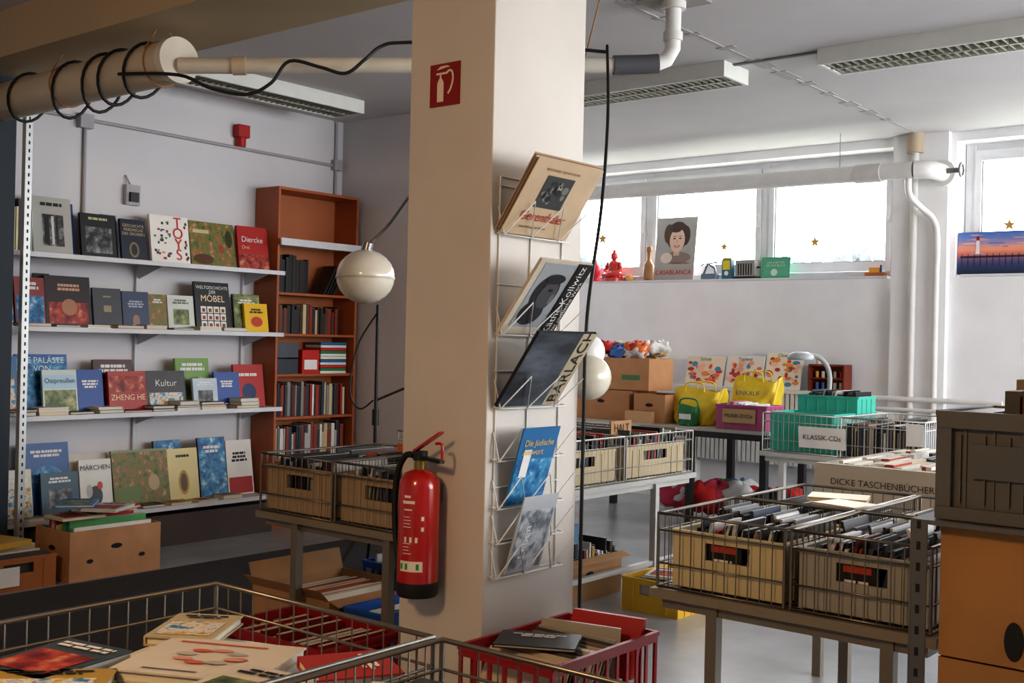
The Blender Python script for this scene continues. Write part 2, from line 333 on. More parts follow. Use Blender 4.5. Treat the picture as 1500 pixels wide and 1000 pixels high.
mb.cyl((-2.86,8.54,pz),(-2.86,8.57,pz),.1,PW2,20); mb.cyl((-2.86,8.46,pz),(-2.70,8.46,pz),.02,STEEL,10)
mb.tube([(-2.69,8.46+.05*math.cos(a*.5),pz+.05*math.sin(a*.5)) for a in range(12)],.008,STEEL,6,closed=True)
mb.tube(smooth([(-3.02,8.3,pz-.045),(-3.02,8.33,2.5),(-2.99,8.5,2.42),(-2.93,8.58,2.34),(-2.9,8.59,2.2),(-2.9,8.59,1.8),(-2.9,8.59,1.0),(-2.9,8.59,.3),(-2.9,8.59,.1)]),.024,PW2,12)
mb.tube([(-3.08,8.6,.05),(-3.08,8.6,3.0)],.028,PW2,12); mb.cyl((-3.08,8.6,2.85),(-3.08,8.6,3.0),.06,mat('b8a890',.6),14)
mb.tube([(-3.44,8.57,.98),(-2.4,8.57,.98)],.02,PW2,10); mb.tube([(-3.44,8.57,.9),(-2.4,8.57,.9)],.014,PW2,10)
mb.tube([(-3.55,8.3,pz+.05),(-3.55,8.3,3.0)],.003,STEEL,5)
mb.build()
mb=MB('radiator'); rm=mat('d9d8d4',.45)
for i in range(38):
    x=-5.1+i*.042; mb.box(x,8.5,.4,x+.03,8.53,.98,rm); mb.box(x+.006,8.53,.4,x+.024,8.64,.98,rm)
mb.box(-5.1,8.53,.42,-3.5,8.62,.48,rm); mb.box(-5.1,8.53,.9,-3.5,8.62,.96,rm); mb.box(-5.12,8.48,.98,-3.48,8.69,1.01,rm)
for x in (-4.9,-3.7): mb.box(x,8.52,0,x+.03,8.6,.4,rm)
mb.build()
# ------------------------------------------------------------ left wall details
mb=MB('wall_cable_conduit'); c=mat('aaa8ac',.5)
mb.tube([(-6.515,2.0,2.68),(-6.515,5.9,2.655)],.012,c,8); mb.tube([(-6.515,3.77,2.66),(-6.515,3.77,1.9)],.012,c,8); mb.tube([(-6.515,5.84,2.99),(-6.515,5.84,2.42)],.012,c,8)
mb.box(-6.53,3.72,2.61,-6.48,3.81,2.70,c); mb.box(-6.53,5.8,2.62,-6.48,5.88,2.70,c); mb.build(.003)
mb=MB('fire_alarm_sounder'); rd=mat('b01c18',.4); mb.box(-6.53,4.89,2.73,-6.46,4.99,2.82,rd); mb.cyl((-6.5,4.94,2.67),(-6.5,4.94,2.73),.035,rd,14); mb.build(.006)
mb=MB('wall_socket'); mb.box(-6.53,4.05,2.17,-6.49,4.15,2.3,c); mb.box(-6.49,4.07,2.19,-6.47,4.13,2.25,BLACK); mb.tube([(-6.5,4.08,2.3),(-6.52,4.06,2.36)],.006,c,6); mb.build()
SH=mat('d0d1d4',.45,name='shelf_white_metal'); SX=-6.17
SZ=[1.80,1.375,.862,.262]
mb=MB('wall_shelving')
for z,e in zip(SZ,(5.09,5.09,5.09,5.0)):
    mb.box(-6.52,2.4,z-.012,SX-.012,e,z,SH); mb.box(SX-.012,2.4,z-.028,SX,e,z,SH)
    for y in (2.9,4.16,5.0):
        if y<e: mb.add([(-6.5,y,z-.012),(-6.2,y,z-.012),(-6.5,y,z-.10),(-6.5,y+.004,z-.012),(-6.2,y+.004,z-.012),(-6.5,y+.004,z-.10)],[(0,1,2),(5,4,3),(0,3,4,1),(1,4,5,2),(2,5,3,0)],SH)
for y in (2.9,4.16,5.0): mb.box(-6.53,y-.015,.05,-6.505,y+.015,2.1,SH)
mb.build()
shell('shelf_plinth',[(-6.52,2.4,0,-6.22,5.06,.2)],mat('4a3a34',.5))
mb=MB('perforated_angle_rack'); a=mat('b8bab8',.4,.5)
mb.box(-6.15,3.18,0,-6.11,3.184,2.66,a); mb.box(-6.114,3.184,0,-6.11,3.22,2.66,a)
for i in range(58): z=.05+i*.045; mb.box(-6.1099,3.196,z,-6.1095,3.206,z+.02,DARK)
nv=mat('14222e',.6); mb.box(-6.15,2.6,.0,-6.12,3.13,2.75,nv)
mb.build()
def lean(mb,y0,y1,zt,z0,col,style='t',ink=None,pm=None,t=.02,x=-6.31,k=.16):
    h=(zt-z0)*1.0; x+=R.uniform(-.008,.008); pl=Pl(mb,(x,y0,z0+.001),(R.uniform(-.05,.05),1,0),(-k,0,1)); w=y1-y0; cover(pl,w,h*math.sqrt(1+k*k),t,col,style,ink,pm); return pl
c_=lambda h:mat(h,.4)
z=SZ[0]; mb=MB('displayed_books')
row(mb,-6.5,-6.3,2.95,3.33,z,.24,.31,'y',(.01,.03),['c03028','e0d0a0','e8e8e8','2a5a90','181818'])
p=lean(mb,3.48,3.64,2.12,z,c_('2a4a80'),'m',x=-6.36)
p=lean(mb,3.35,3.59,2.14,z,c_('b4b4ac'),None); p.rect(.06,.05,.19,.24,P_BW); p.rect(.07,.06,.10,.23,mat('20201e'),.002); p.rect(.115,.06,.13,.23,mat('d0d0c8'),.002); p.rect(.14,.06,.155,.23,mat('2a2a28'),.002); lines(p,.03,.31,.18,1,.02,BLACK)
p=lean(mb,3.65,3.89,2.07,z,c_('1e2020'),None); p.rect(.03,.03,.21,.19,P_BW); lines(p,.05,.25,.14,1,.015,c_('c0b890'))
p=lean(mb,3.82,3.93,2.08,z,c_('607080'),'m',x=-6.37)
p=lean(mb,3.92,4.10,2.06,z,c_('1c2438'),None); p.text('GESCHICHTE\nFRIEDRICHS\nDES GROSSEN',.09,.195,.026,c_('c8b890'),al='CENTER'); p.ell(.09,.07,.035,.05,mat('8a7a50')); p.ell(.09,.07,.022,.036,mat('2a3040'),.002)
p=lean(mb,4.13,4.42,2.11,z,c_('ece9e2'),None)
for i,ch in enumerate('TOYS'): p.text(ch,.205,.268-i*.07,.1,c_('c8281c'),.004,al='CENTER')
for i in range(26): 
    xx,yy=R.uniform(.02,.14),R.uniform(.02,.27); p.rect(xx,yy,xx+R.uniform(.01,.028),yy+R.uniform(.008,.018),c_(R.choice(['b03020','404040','203050','c0a060','708060'])))
for i in range(8):
    xx,yy=R.uniform(.255,.275),R.uniform(.02,.27); p.ell(xx,yy,.009,.011,c_(R.choice(['b03020','404040','203050'])))
p=lean(mb,4.43,4.80,2.10,z,c_('6a7042'),None,k=.2); p.rect(.003,.003,.367,.3,P_PAINT); p.ell(.1,.05,.08,.035,c_('5a3a20'),.002); p.ell(.25,.13,.025,.03,c_('985030'),.002); p.ell(.32,.2,.03,.06,c_('38401e'),.002); p.rect(.03,.225,.16,.25,c_('c8c090'),.002)
p=lean(mb,4.81,5.06,2.10,z,c_('b0201c'),None); p.rect(.003,.003,.247,.11,P_RED); p.text('Diercke',.03,.21,.055,WHITE); p.text('Drei',.03,.155,.035,c_('e0c080'))
mb.build()
z=SZ[1]; mb=MB('displayed_books')
lean(mb,3.0,3.24,1.64,z,c_('183a5a'),'f',pm=P_BLUE); lean(mb,3.25,3.43,1.66,z,c_('983a30'),'b',pm=P_BLUE)
p=lean(mb,3.44,3.73,1.68,z,c_('2a1a1c'),None); p.rect(.02,.02,.27,.15,P_RED); lines(p,.05,.26,.2,2,.016,c_('d0a080')); p.ell(.15,.12,.05,.05,c_('b07858'),.002)
lean(mb,3.40,3.5,1.69,z,c_('1a1a1a'),'m',x=-6.36)
p=lean(mb,3.74,3.93,1.62,z,c_('44464a'),None); p.rect(.07,.10,.12,.14,c_('a09070')); lines(p,.06,.2,.07,1,.01,c_('a09070'))
p=lean(mb,3.945,4.13,1.61,z,c_('3c4a66'),'m',ink=c_('b0b8c8')); p.ell(.09,.05,.025,.04,c_('a08070'),.002)
lean(mb,4.13,4.26,1.60,z,c_('c8b070'),'f',pm=P_PAINT); p=lean(mb,4.27,4.47,1.60,z,c_('d0d4cc'),'t',ink=c_('607060'),pm=P_GR)
p=lean(mb,4.48,4.76,1.70,z,c_('1a1c1e'),None); p.text('WELTGESCHICHTE\nDER',.14,.275,.03,WHITE,al='CENTER'); p.text('MÖBEL',.14,.215,.062,c_('f0d8b0'),al='CENTER')
for i in range(4):
    for j in range(3): 
        xx,yy=.04+i*.052,.02+j*.05; p.rect(xx,yy,xx+.044,yy+.044,c_('e8e4da')); p.rect(xx+.01,yy+.006,xx+.034,yy+.03,c_(R.choice(['a02820','6a4028','804028'])),.002)
p=lean(mb,4.78,5.0,1.63,z,c_('203428'),'f',pm=P_GR); p=lean(mb,4.84,5.04,1.57,z,c_('e8bc18'),None,x=-6.27); p.ell(.1,.07,.05,.035,c_('c04020'),.002); lines(p,.03,.16,.14,2,.012,BLACK)
for i in range(9):
    y=3.1+i*.2+R.uniform(-.02,.02); hh=R.uniform(.012,.03)
    flatbook(mb,-6.235,y,z,.11,R.uniform(.15,.19),hh,0,c_(R.choice(PAL)),'txt')
mb.build()
z=SZ[2]; mb=MB('displayed_books')
lean(mb,3.0,3.28,1.2,z,c_('3a6a90'),'b'); p=lean(mb,3.30,3.62,1.21,z,c_('2060a0'),None,x=-6.36); p.rect(0.003,.003,.317,.33,P_BLUE); p.text('DIE PALÄSTE\nVON',.16,.29,.05,c_('e0e8f0'),al='CENTER')
p=lean(mb,3.42,3.64,1.12,z,c_('c8d0c8'),None,x=-6.29); p.rect(.01,.01,.21,.14,P_GR); p.rect(.003,.15,.217,.23,c_('a8c8d8')); p.text('Ostpreußen',.11,.195,.04,c_('101820'),al='CENTER')
p=lean(mb,3.65,3.82,1.12,z,c_('1e4e9a'),'m'); lean(mb,3.79,4.06,1.18,z,c_('4a1c1c'),'b',pm=P_RED,x=-6.36)
p=lean(mb,3.84,4.11,1.11,z,c_('a82a20'),None,x=-6.28); p.rect(.003,.12,.267,.22,P_RED); p.text('ZHENG HE',.135,.085,.05,c_('f0d8b0'),al='CENTER')
p=lean(mb,4.12,4.4,1.11,z,c_('2a2224'),None); p.rect(.02,.02,.26,.11,P_COL); p.text('Kultur',.14,.17,.06,WHITE,al='CENTER')
p=lean(mb,4.38,4.64,1.19,z,c_('729c48'),'b',pm=P_GR,x=-6.36); lean(mb,4.45,4.64,1.06,z,c_('b8c8d0'),'t',x=-6.28); lean(mb,4.64,4.84,1.10,z,c_('28509a'),'m'); p=lean(mb,4.8,5.05,1.15,z,c_('b02420'),None); p.ell(.12,.1,.06,.06,c_('183060')); lines(p,.04,.23,.16,1,.02,WHITE)
for i in range(10):
    y=3.05+i*.185+(.1 if i==9 else 0); zz=z
    for k in range(R.choice([1,2,2]) if y<4.2 else R.choice([2,3,3])):
        hh=R.uniform(.012,.026); flatbook(mb,-6.235+R.uniform(-.01,.01),y,zz,.12,R.uniform(.15,.2),hh,R.uniform(-.06,.06),c_(R.choice(PAL)),'txt' if k else 'pic'); zz+=hh+.0005
mb.build()
z=SZ[3]; mb=MB('displayed_books')
lean(mb,2.95,3.2,.6,z,c_('90a060'),'b'); lean(mb,3.21,3.38,.54,z,c_('e0d8c0'),'b'); p=lean(mb,3.36,3.65,.68,z,c_('2a5a98'),None,x=-6.36); p.ell(.15,.2,.1,.09,P_BLUE); lines(p,.05,.38,.2,2,.016,WHITE)
p=lean(mb,3.43,3.67,.51,z,c_('38586a'),'t',pm=P_BW,x=-6.29); p=lean(mb,3.68,3.89,.57,z,c_('dcdcd4'),None); p.text('MÄRCHEN',.105,.26,.042,c_('303040'),al='CENTER'); p.ell(.1,.09,.045,.06,c_('303438')); p.ell(.13,.15,.018,.025,c_('c03020'),.002); p.ell(.06,.12,.02,.04,c_('b0b0a8'),.002); p.rect(.09,.01,.095,.04,c_('d09030'),.002)
lean(mb,3.62,3.92,.60,z,c_('c8c0b0'),'m',x=-6.37)
p=lean(mb,3.91,4.30,.61,z,c_('8a9060'),None,k=.2); p.rect(.003,.003,.387,.34,P_PAINT); p.ell(.1,.08,.1,.05,c_('6a7a3a'),.002); p.ell(.28,.14,.04,.05,c_('b8a070'),.002)
lean(mb,4.25,4.45,.65,z,c_('20305a'),'f',pm=P_BLUE,x=-6.37); p=lean(mb,4.30,4.53,.60,z,c_('e0cf90'),None); p.ell(.115,.12,.04,.08,c_('b89030')); p.ell(.115,.12,.025,.06,c_('604020'),.002); lines(p,.04,.3,.15,1,.016,BLACK)
lean(mb,4.54,4.75,.66,z,c_('203040'),'f',pm=P_BLUE); p=lean(mb,4.76,4.98,.63,z,c_('e8e4dc'),None); p.rect(.01,.01,.21,.12,c_('b02020')); lines(p,.03,.29,.16,3,.016,BLACK)
for i in range(9):
    y=3.1+i*.2; flatbook(mb,-6.235,y,z,.12,R.uniform(.15,.19),R.uniform(.01,.03),R.uniform(-.05,.05),c_(R.choice(['d8c8a0','c8b070','e0dcd0','b09070','384048'])),'pic')
mb.build()
# ------------------------------------------------------------ bookcase
WD=mat('a85c32',.45,var=.12,scale=3,name='beech_veneer'); WD2=mat('b06a40',.5,var=.1,scale=3)
mb=MB('bookcase'); x0,x1,y0,y1=-6.52,-6.27,5.1,5.86
mb.box(x0,y0,0,x1,y0+.02,2.4,WD); mb.box(x0,y1-.02,0,x1,y1,2.4,WD); mb.box(x0,y0+.02,0,x0+.006,y1-.02,2.38,WD2); mb.box(x0,y0+.02,2.38,x1,y1-.02,2.4,WD)
BZ=[1.66,1.37,1.085,.78,.49,.2]
for z in BZ+[.06]: mb.box(x0+.006,y0+.02,z-.018,x1-.003,y1-.02,z,WD)
mb.box(x1-.02,y0+.02,0,x1-.015,y1-.02,.042,WD); mb.build(.0015)
mb=MB('bracket_shelf'); mb.box(-6.51,5.125,2.0,-6.215,5.835,2.012,SH); mb.box(-6.215,5.08,1.985,-6.205,5.90,2.035,SH); mb.build()
mb=MB('bookcase_books')
row(mb,-6.45,-6.3,5.14,5.42,BZ[0],.22,.28,'y',(.025,.04),['1a1a1a','222222','2a2220']); 
for i in range(4): mb.hexa((-6.45,5.56+i*.03,BZ[0]),(.14,0,0),(0,.02,0),(0,.12,.22),c_('181818'))
row(mb,-6.48,-6.31,5.14,5.72,BZ[1],.15,.22,'y',(.015,.035),['5a3a28','8a3020','c8b890','3a2a20','703820','282828'])
for i in range(2): mb.box(-6.48,5.14+i*.0,BZ[2]+i*.115,-6.31,5.34,BZ[2]+i*.115+.105,c_(['38404a','50555c'][i]))
mb.box(-6.45,5.36,BZ[2],-6.29,5.52,BZ[2]+.17,c_('c02820')); Pl(mb,(-6.29,5.36,BZ[2]),(0,1,0),(0,0,1)).rect(.02,.03,.14,.1,WHITE)
for i in range(11): mb.box(-6.48,5.55,BZ[2]+i*.021,-6.31,5.8,BZ[2]+i*.021+.018,c_(['e8e8e0','308050','c03028','e0e0e0','2a6a9a','f0e8d0'][i%6]))
row(mb,-6.48,-6.31,5.14,5.8,BZ[3],.2,.25,'y',(.012,.035),['702820','c8b890','384048','a03020','e0e0d8','283038','8a8a88'])
row(mb,-6.48,-6.31,5.14,5.8,BZ[4],.16,.24,'y',(.012,.035),['b8b8b8','384048','e0e0d8','904030','c8b890']); row(mb,-6.48,-6.31,5.14,5.8,BZ[5],.16,.24,'y')
mb.build()
# ------------------------------------------------------------ lamps
mb=MB('arc_floor_lamp'); g=V((-4.39,4.16,1.675)); cr=mat('9a9a98',.25,.9); GW=mat('dcd4c2',.25,coat=.5)
mb.sph(g,.155,GW,28,-90,90,.93); mb.lathe(g,[(.1565,-.012),(.1575,-.006),(.1565,0)],mat('b8b0a0',.4),28); mb.cyl(g+V((0,0,.13)),g+V((.01,.008,.18)),.03,cr,14)
arc=smooth([g+V((.01,.008,.17)),fp(5.95,-.66,1.95),fp(5.8,-.5,2.12),fp(5.6,-.25,2.2),fp(5.4,-.03,2.1),fp(5.3,.02,1.6),fp(5.3,.02,.04)]); mb.tube(arc,.009,cr,8)
b=fp(5.3,.02,0); mb.cyl(b,b+V((0,0,.04)),.15,mat('2a2a2a',.4),24); mb.build()
mb=MB('tripod_stand'); s=V((-4.63,4.49,0)); mb.tube([s+V((0,0,.25)),s+V((0,0,1.54))],.01,BLACK,8); mb.cyl(s+V((0,0,.86)),s+V((0,0,.95)),.02,BLACK,10)
for k in range(3): a=k*2.09+.4; mb.tube([s+V((0,0,.4)),s+V((.28*math.cos(a),.28*math.sin(a),.012))],.008,BLACK,6)
mb.tube([s+V((0,0,1.0)),s+V((.28,.22,1.16))],.007,BLACK,6); mb.tube(smooth([s+V((0,0,1.5)),s+V((-.1,-.06,1.3)),s+V((-.13,-.08,1.05)),s+V((-.08,-.05,.95)),s+V((-.02,0,1.0))]),.005,BLACK,6); mb.build()
mb=MB('globe_floor_lamp'); b=V((-3.03,4.0,0)); mb.cyl(b,b+V((0,0,.03)),.12,BLACK,20); mb.tube([b+V((0,0,.03)),b+V((0,0,1.38))],.01,cr,8)
mb.tube([b+V((0,0,1.17)),(-2.91,4.08,1.2)],.008,cr,6); mb.sph((-2.89,4.10,1.2),.1,GW,24); mb.tube([b+V((0,0,1.34)),(-2.96,4.10,1.33)],.008,cr,6); mb.sph((-2.93,4.14,1.31),.08,mat('ecebe8',.25),24); mb.build()
# ------------------------------------------------------------ column items
mb=MB('fire_extinguisher_sign'); mb.box(-2.712,2.855,2.152,-2.575,2.8595,2.298,mat('8c1a14',.4)); p=Pl(mb,(-2.712,2.855,2.147),(1,0,0),(0,0,1)); w=mat('e0d4c0',.5)
p.rect(.035,.02,.065,.085,w); p.ply([(.035,.085),(.065,.085),(.056,.1),(.044,.1)],w); p.rect(.046,.1,.054,.115,w); p.rect(.03,.113,.075,.12,w)
pts=[(.075,.115),(.09,.125),(.103,.12),(.108,.1),(.105,.08),(.097,.06),(.085,.045)]
for a,b in zip(pts[:-1],pts[1:]):
    d=V((b[0]-a[0],b[1]-a[1])); n=V((-d.y,d.x)).normalized()*.004; p.ply([(a[0]-n.x,a[1]-n.y),(b[0]-n.x,b[1]-n.y),(b[0]+n.x,b[1]+n.y),(a[0]+n.x,a[1]+n.y)],w)
p.ply([(.03,.13),(.05,.142),(.08,.142),(.095,.136),(.08,.136),(.05,.132)],w); mb.build()
mb=MB('fire_extinguisher'); ex=V((-2.642,2.775,0.014)); RD=mat('b0150f',.25,coat=.6,name='extinguisher_red')
mb.lathe(ex,[(.001,.475),(.066,.475),(.071,.485),(.071,.52),(.0705,.525)],BLACK,32); mb.lathe(ex,[(.0705,.52),(.07,.53),(.07,.84),(.066,.865),(.052,.885),(.03,.897),(.02,.9)],RD,32)
mb.cyl(ex+V((0,0,.895)),ex+V((0,0,.935)),.02,mat('9a8a50',.3,.8),16); mb.cyl(ex+V((0,0,.93)),ex+V((0,0,.96)),.025,BLACK,16)
mb.hexa(ex+V((-.025,-.012,.955)),(.12,0,.07),(0,.024,0),(0,0,.008),RD); mb.hexa(ex+V((-.01,-.012,.935)),(.11,0,-.01),(0,.024,0),(0,0,.012),BLACK)
mb.tube(smooth([ex+V((.07,0,.99)),ex+V((.095,0,.99)),ex+V((.1,0,.97)),ex+V((.1,0,.94))],4),.005,RD,6)
mb.tube(smooth([ex+V((-.02,-.01,.945)),ex+V((-.06,-.01,.94)),ex+V((-.095,-.01,.88)),ex+V((-.105,-.01,.78)),ex+V((-.1,-.01,.68)),ex+V((-.085,-.01,.6)),ex+V((-.08,-.01,.54))]),.011,BLACK,10)
mb.cyl(ex+V((-.08,-.01,.48)),ex+V((-.08,-.01,.56)),.015,BLACK,12)
mb.box(ex.x-.03,ex.y+.06,.8,ex.x+.03,2.859,.86,STEEL)
def wrap(a0,a1,z0,z1,m,rad=.0708,n=8):
    vs=[];fs=[]
    for i in range(n+1):
        a=math.radians(a0+(a1-a0)*i/n)
        for z in (z0,z1): vs.append(ex+V((rad*math.sin(a),-rad*math.cos(a),z)))
    for i in range(n): fs.append((2*i,2*i+2,2*i+3,2*i+1))
    mb.add(vs,fs,m)
lt=mat('e8dcd0',.4)
wrap(-12,56,.565,.60,lt)
for i,a in enumerate((-6,10,26,42)): wrap(a-4,a+4,.572,.592,mat(['2a9040','2a9040','e0e0d0','2a9040'][i]),.0712,3)
wrap(-5,32,.79,.80,lt); wrap(0,20,.81,.818,lt); wrap(0,24,.768,.773,lt)
rr=random.Random(3)
for i in range(12):
    z=.745-i*.011
    if 3<i<8: continue
    wrap(-2,rr.uniform(16,26),z,z+.0025,lt,n=4)
for a in (2,18,34): wrap(a,a+7,.662,.68,lt,n=3)
for z in (.735,.70): wrap(50,58,z,z+.014,lt,n=3)
mb.build()
mb=MB('wall_magazine_rack'); XW=-2.422; tiers=[1.71,1.375,1.13,.955,.795,.68,.565]; TD=.025
for y in (2.90,3.07,3.25): mb.tube([(XW,y,.55),(XW,y,1.9)],.003,WIREW,6)
mb.tube([(XW,2.90,1.9),(XW,3.25,1.9)],.003,WIREW,6)
for z in [1.87,1.71,1.54,1.375,1.25,1.13,.955,.86,.795,.68,.565]: mb.tube([(XW,2.89,z),(XW,3.26,z)],.0028,WIREW,6)
for z in tiers:
    mb.tube([(XW,2.89,z),(XW+TD,2.89,z-.005),(XW+TD,3.26,z-.005),(XW,3.26,z)],.003,WIREW,6)
    k=.7 if z>1 else .4; f=lambda y,dz:(XW+TD+.003+k*dz,y-.012,z-.005+dz)
    mb.tube([f(2.905,.0),f(2.97,.11),f(3.05,0),f(3.13,.11),f(3.2,0),f(3.275,.10)],.0026,WIREW,6); mb.tube([(XW,2.893,z+.09),f(2.905,.0)],.0025,WIREW,6)
mb.build()
def mag(name,y0,y1,z0,zt,off,base,t=.012):
    mb=MB(name); uy=V((off,0,zt-z0)); h=uy.length; pl=Pl(mb,(XW+.016,y0,z0+.002),(0,1,0),uy); w=y1-y0
    pl.slab(0,0,w,h,-t,0,base); return mb,pl,w,h
OLD=mat('c2aa8c',.8,var=.06,scale=10)
mb,p,w,h=mag('newspaper',2.885,3.25,1.71,1.945,.16,OLD,.004)
for i in range(6): p.slab(.004*i-.01,.003*i,w-.005*i+.012,h-.004*i+.008,-.02+.0025*i,-.0185+.0025*i,mat(['c0a585','90705a','ccb9a0'][i%3],.8))
p.rect(.09,.11,.24,.23,mat('3a3c3c',.7),.0012)
rr=random.Random(5)
for i in range(16): x,y=rr.uniform(.11,.22),rr.uniform(.13,.21); p.ell(x,y,rr.uniform(.006,.018),rr.uniform(.006,.016),mat(rr.choice(['181818','707468','9a9a90'])),.0016+.0001*i,10)
p.text('Gerenthaler',.05,.075,.05,mat('b03024')); p.text('Unterhaltung und Wissen',.07,.035,.014,BLACK); lines(p,.06,.255,.2,1,.008,mat('a08060')); mb.build()
mb,p,w,h=mag('kollwitz_art_book',2.885,3.17,1.375,1.615,.18,mat('c8beac',.5))
p.rect(.03,.03,w-.08,h-.01,mat('9ca0a2'))
p.ell(.115,.17,.065,.075,mat('26262a'),.002); p.ell(.13,.165,.045,.055,mat('4c4c50'),.003); p.ell(.10,.09,.06,.05,mat('2c2c30'),.0025); p.ell(.16,.15,.012,.022,mat('6a6a6c'),.004); p.ell(.135,.185,.012,.006,mat('18181a'),.0045); p.ell(.13,.23,.05,.02,mat('1c1c1e'),.0035)
p.ply([(w-.078,0),(w,0),(w,h),(w-.078,h)],BLACK,.005)
mb.texts.append(('Käthe Kollwitz',p.p(w-.05,.008,.007),p.uy,-p.ux,p.n,.047,WHITE,'LEFT')); mb.texts.append(('Das plastische Werk',p.p(w-.018,.01,.007),p.uy,-p.ux,p.n,.026,WHITE,'LEFT')); mb.build()
mb,p,w,h=mag('barlach_art_book',2.885,3.21,1.13,1.38,.175,mat('1a1c20',.35))
p.rect(.0,.0,w-.08,h,pic('print_sculpture',['16181c','2a2e34','4a5058','6a7078'],7,(1,.4,1.5),.3)); p.rect(w-.08,0,w,h,mat('b8aa90'),.001)
mb.texts.append(('BARLACH',p.p(w-.04,.012,.003),p.uy,-p.ux,p.n,.07,BLACK,'LEFT')); mb.build()
mb,p,w,h=mag('calendar_booklet',2.94,3.14,.795,1.06,.08,mat('2a70a4',.4),.006)
p.rect(.003,.003,w-.003,h*.6,P_BLUE); p.text('Die Jüdische\nAntwort',.02,h-.07,.032,c_('e8c060')); p.rect(.03,.1,.07,.2,WHITE,.002); mb.build()
mb,p,w,h=mag('photo_booklet',2.95,3.14,.565,.83,.08,mat('b8bcc0',.35),.006)
p.rect(.01,.01,w-.01,h-.05,pic('print_grey',['40464c','70787f','c8ccd0','606870'],12)); mb.texts.append(('Leben',p.p(.06,.05,.003),p.uy,-p.ux,p.n,.05,c_('f0f0f0'),'LEFT')); mb.build()
# ------------------------------------------------------------ basket tables
CREAM=mat('c9bb92',.5,name='crate_cream'); GREY=mat('9c988c',.5,name='crate_grey'); TAN=mat('aa9270',.6,name='crate_tan')
table('basket_table',-3.82,-2.85,3.02,3.72,.62,[(-3.58,3.045),(-3.05,3.045),(-3.58,3.69),(-3.05,3.69)],baskets=[(-3.8,-3.36,3.03,3.71),(-3.34,-2.87,3.03,3.71)],rim=.86)
for a,b in ((-3.78,-3.375),(-3.325,-2.885)):
    mb=MB('storage_crate'); crate(mb,a,b,3.05,3.69,.632,.815,TAN); mb.build()
    mb=MB('record_collection'); row(mb,a+.02,b-.02,3.075,3.37,.645,.17,.21,'x',(.006,.014),CDP,.15); row(mb,a+.02,b-.02,3.39,3.67,.645,.17,.22,'x',(.006,.014),CDP+['b0402a'],-.1); mb.build()
mb=MB('orange_tray'); OT=mat('d06820',.4); mb.box(-3.42,3.45,.87,-3.1,3.68,.878,OT)
for q in ((-3.42,3.45,-3.1,3.46),(-3.42,3.67,-3.1,3.68),(-3.42,3.46,-3.41,3.67),(-3.11,3.46,-3.1,3.67)): mb.box(q[0],q[1],.87,q[2],q[3],.905,OT)
mb.build()
table('basket_table',-1.82,-.965,2.92,3.97,.62,[(-1.62,2.96),(-1.10,2.96),(-1.62,3.93),(-1.10,3.93)],baskets=[(-1.80,-1.39,2.935,3.42),(-1.37,-.985,2.935,3.42),(-1.80,-1.39,3.44,3.95),(-1.37,-.985,3.44,3.95)],rim=.845)
for a,b,m in ((-1.76,-1.40,CREAM),(-1.355,-1.0,GREY)):
    mb=MB('storage_crate'); crate(mb,a,b,2.955,3.40,.632,.80,m); mb.build()
    mb=MB('cd_collection'); row(mb,a+.015,b-.015,2.98,3.17,.645,.15,.19,'x',(.009,.012),CDP+['b03020'],.35); row(mb,a+.015,b-.015,3.19,3.38,.645,.17,.2,'x',(.009,.012),CDP,-.3)
    p=Pl(mb,(a+.1,2.972,.645),(1,0,0),(0,0,1)); p.rect(0,.02,.12,.14,BLACK); p.rect(.02,.1,.10,.12,c_('b04020'),.002); lines(p,.02,.08,.08,3,.008,WHITE); mb.build()
mb=MB('dvd_collection'); row(mb,-1.78,-1.41,3.47,3.68,.632,.14,.19,'x',(.01,.014),CDP,.2); row(mb,-1.78,-1.41,3.71,3.92,.632,.14,.19,'x',(.01,.014),CDP,-.2); row(mb,-1.35,-1.0,3.47,3.68,.632,.15,.2,'x',(.01,.014),CDP,.3); row(mb,-1.35,-1.0,3.71,3.92,.632,.14,.19,'x',(.01,.014),CDP,.2)
flatbook(mb,-1.6,3.8,.825,.2,.15,.012,.3,c_('d8c890')); flatbook(mb,-1.5,3.62,.83,.16,.14,.01,-.2,c_('e0d8b8')); mb.build()
# foreground
table('basket_table',-1.95,-.62,.3,1.46,.62,[(-1.9,.36),(-.7,.36),(-1.9,1.4),(-.7,1.4)],baskets=[(-1.93,-1.32,.34,1.43),(-1.30,-.68,.34,1.43)],rim=.84,sp=.04)
mb=MB('flat_book_pile')
lay=[(-1.78,1.25,.22,.28,.3),(-1.5,1.28,.24,.2,-.1),(-1.8,.95,.2,.28,.0),(-1.5,.98,.26,.3,.2),(-1.75,.65,.25,.3,.1),(-1.47,.65,.2,.3,-.1),(-1.15,1.28,.24,.2,.1),(-.88,1.27,.24,.22,.0),(-1.15,1.0,.2,.26,.1),(-.87,.95,.22,.28,.2),(-1.1,.65,.24,.3,0),(-.85,.6,.22,.28,0)]
for x,y,w,d,a in lay:
    z=.632
    while z<.735: h=R.uniform(.015,.035); flatbook(mb,x+R.uniform(-.01,.01),y+R.uniform(-.01,.01),z,w,d,h,a+R.uniform(-.03,.03),c_(R.choice(['c8b890','e0dcd0','384a60','a83024','2a3a30','d8d0c0','5a6a78','c0a050'])),'pic'); z+=h+.0005
p=flatbook(mb,-1.63,1.2,.772,.26,.22,.02,.45,c_('cfc6b4'))
for i in range(9):
    a=i*.75; p.ell(.13+.05*math.cos(a),.11+.04*math.sin(a),.02,.009,c_(['c85a40','b0a8a0','d09080'][i%3]),.001+.0003*i,14)
p.rect(.03,.185,.2,.193,c_('c05a40')); p.rect(.05,.02,.15,.026,c_('606060'))
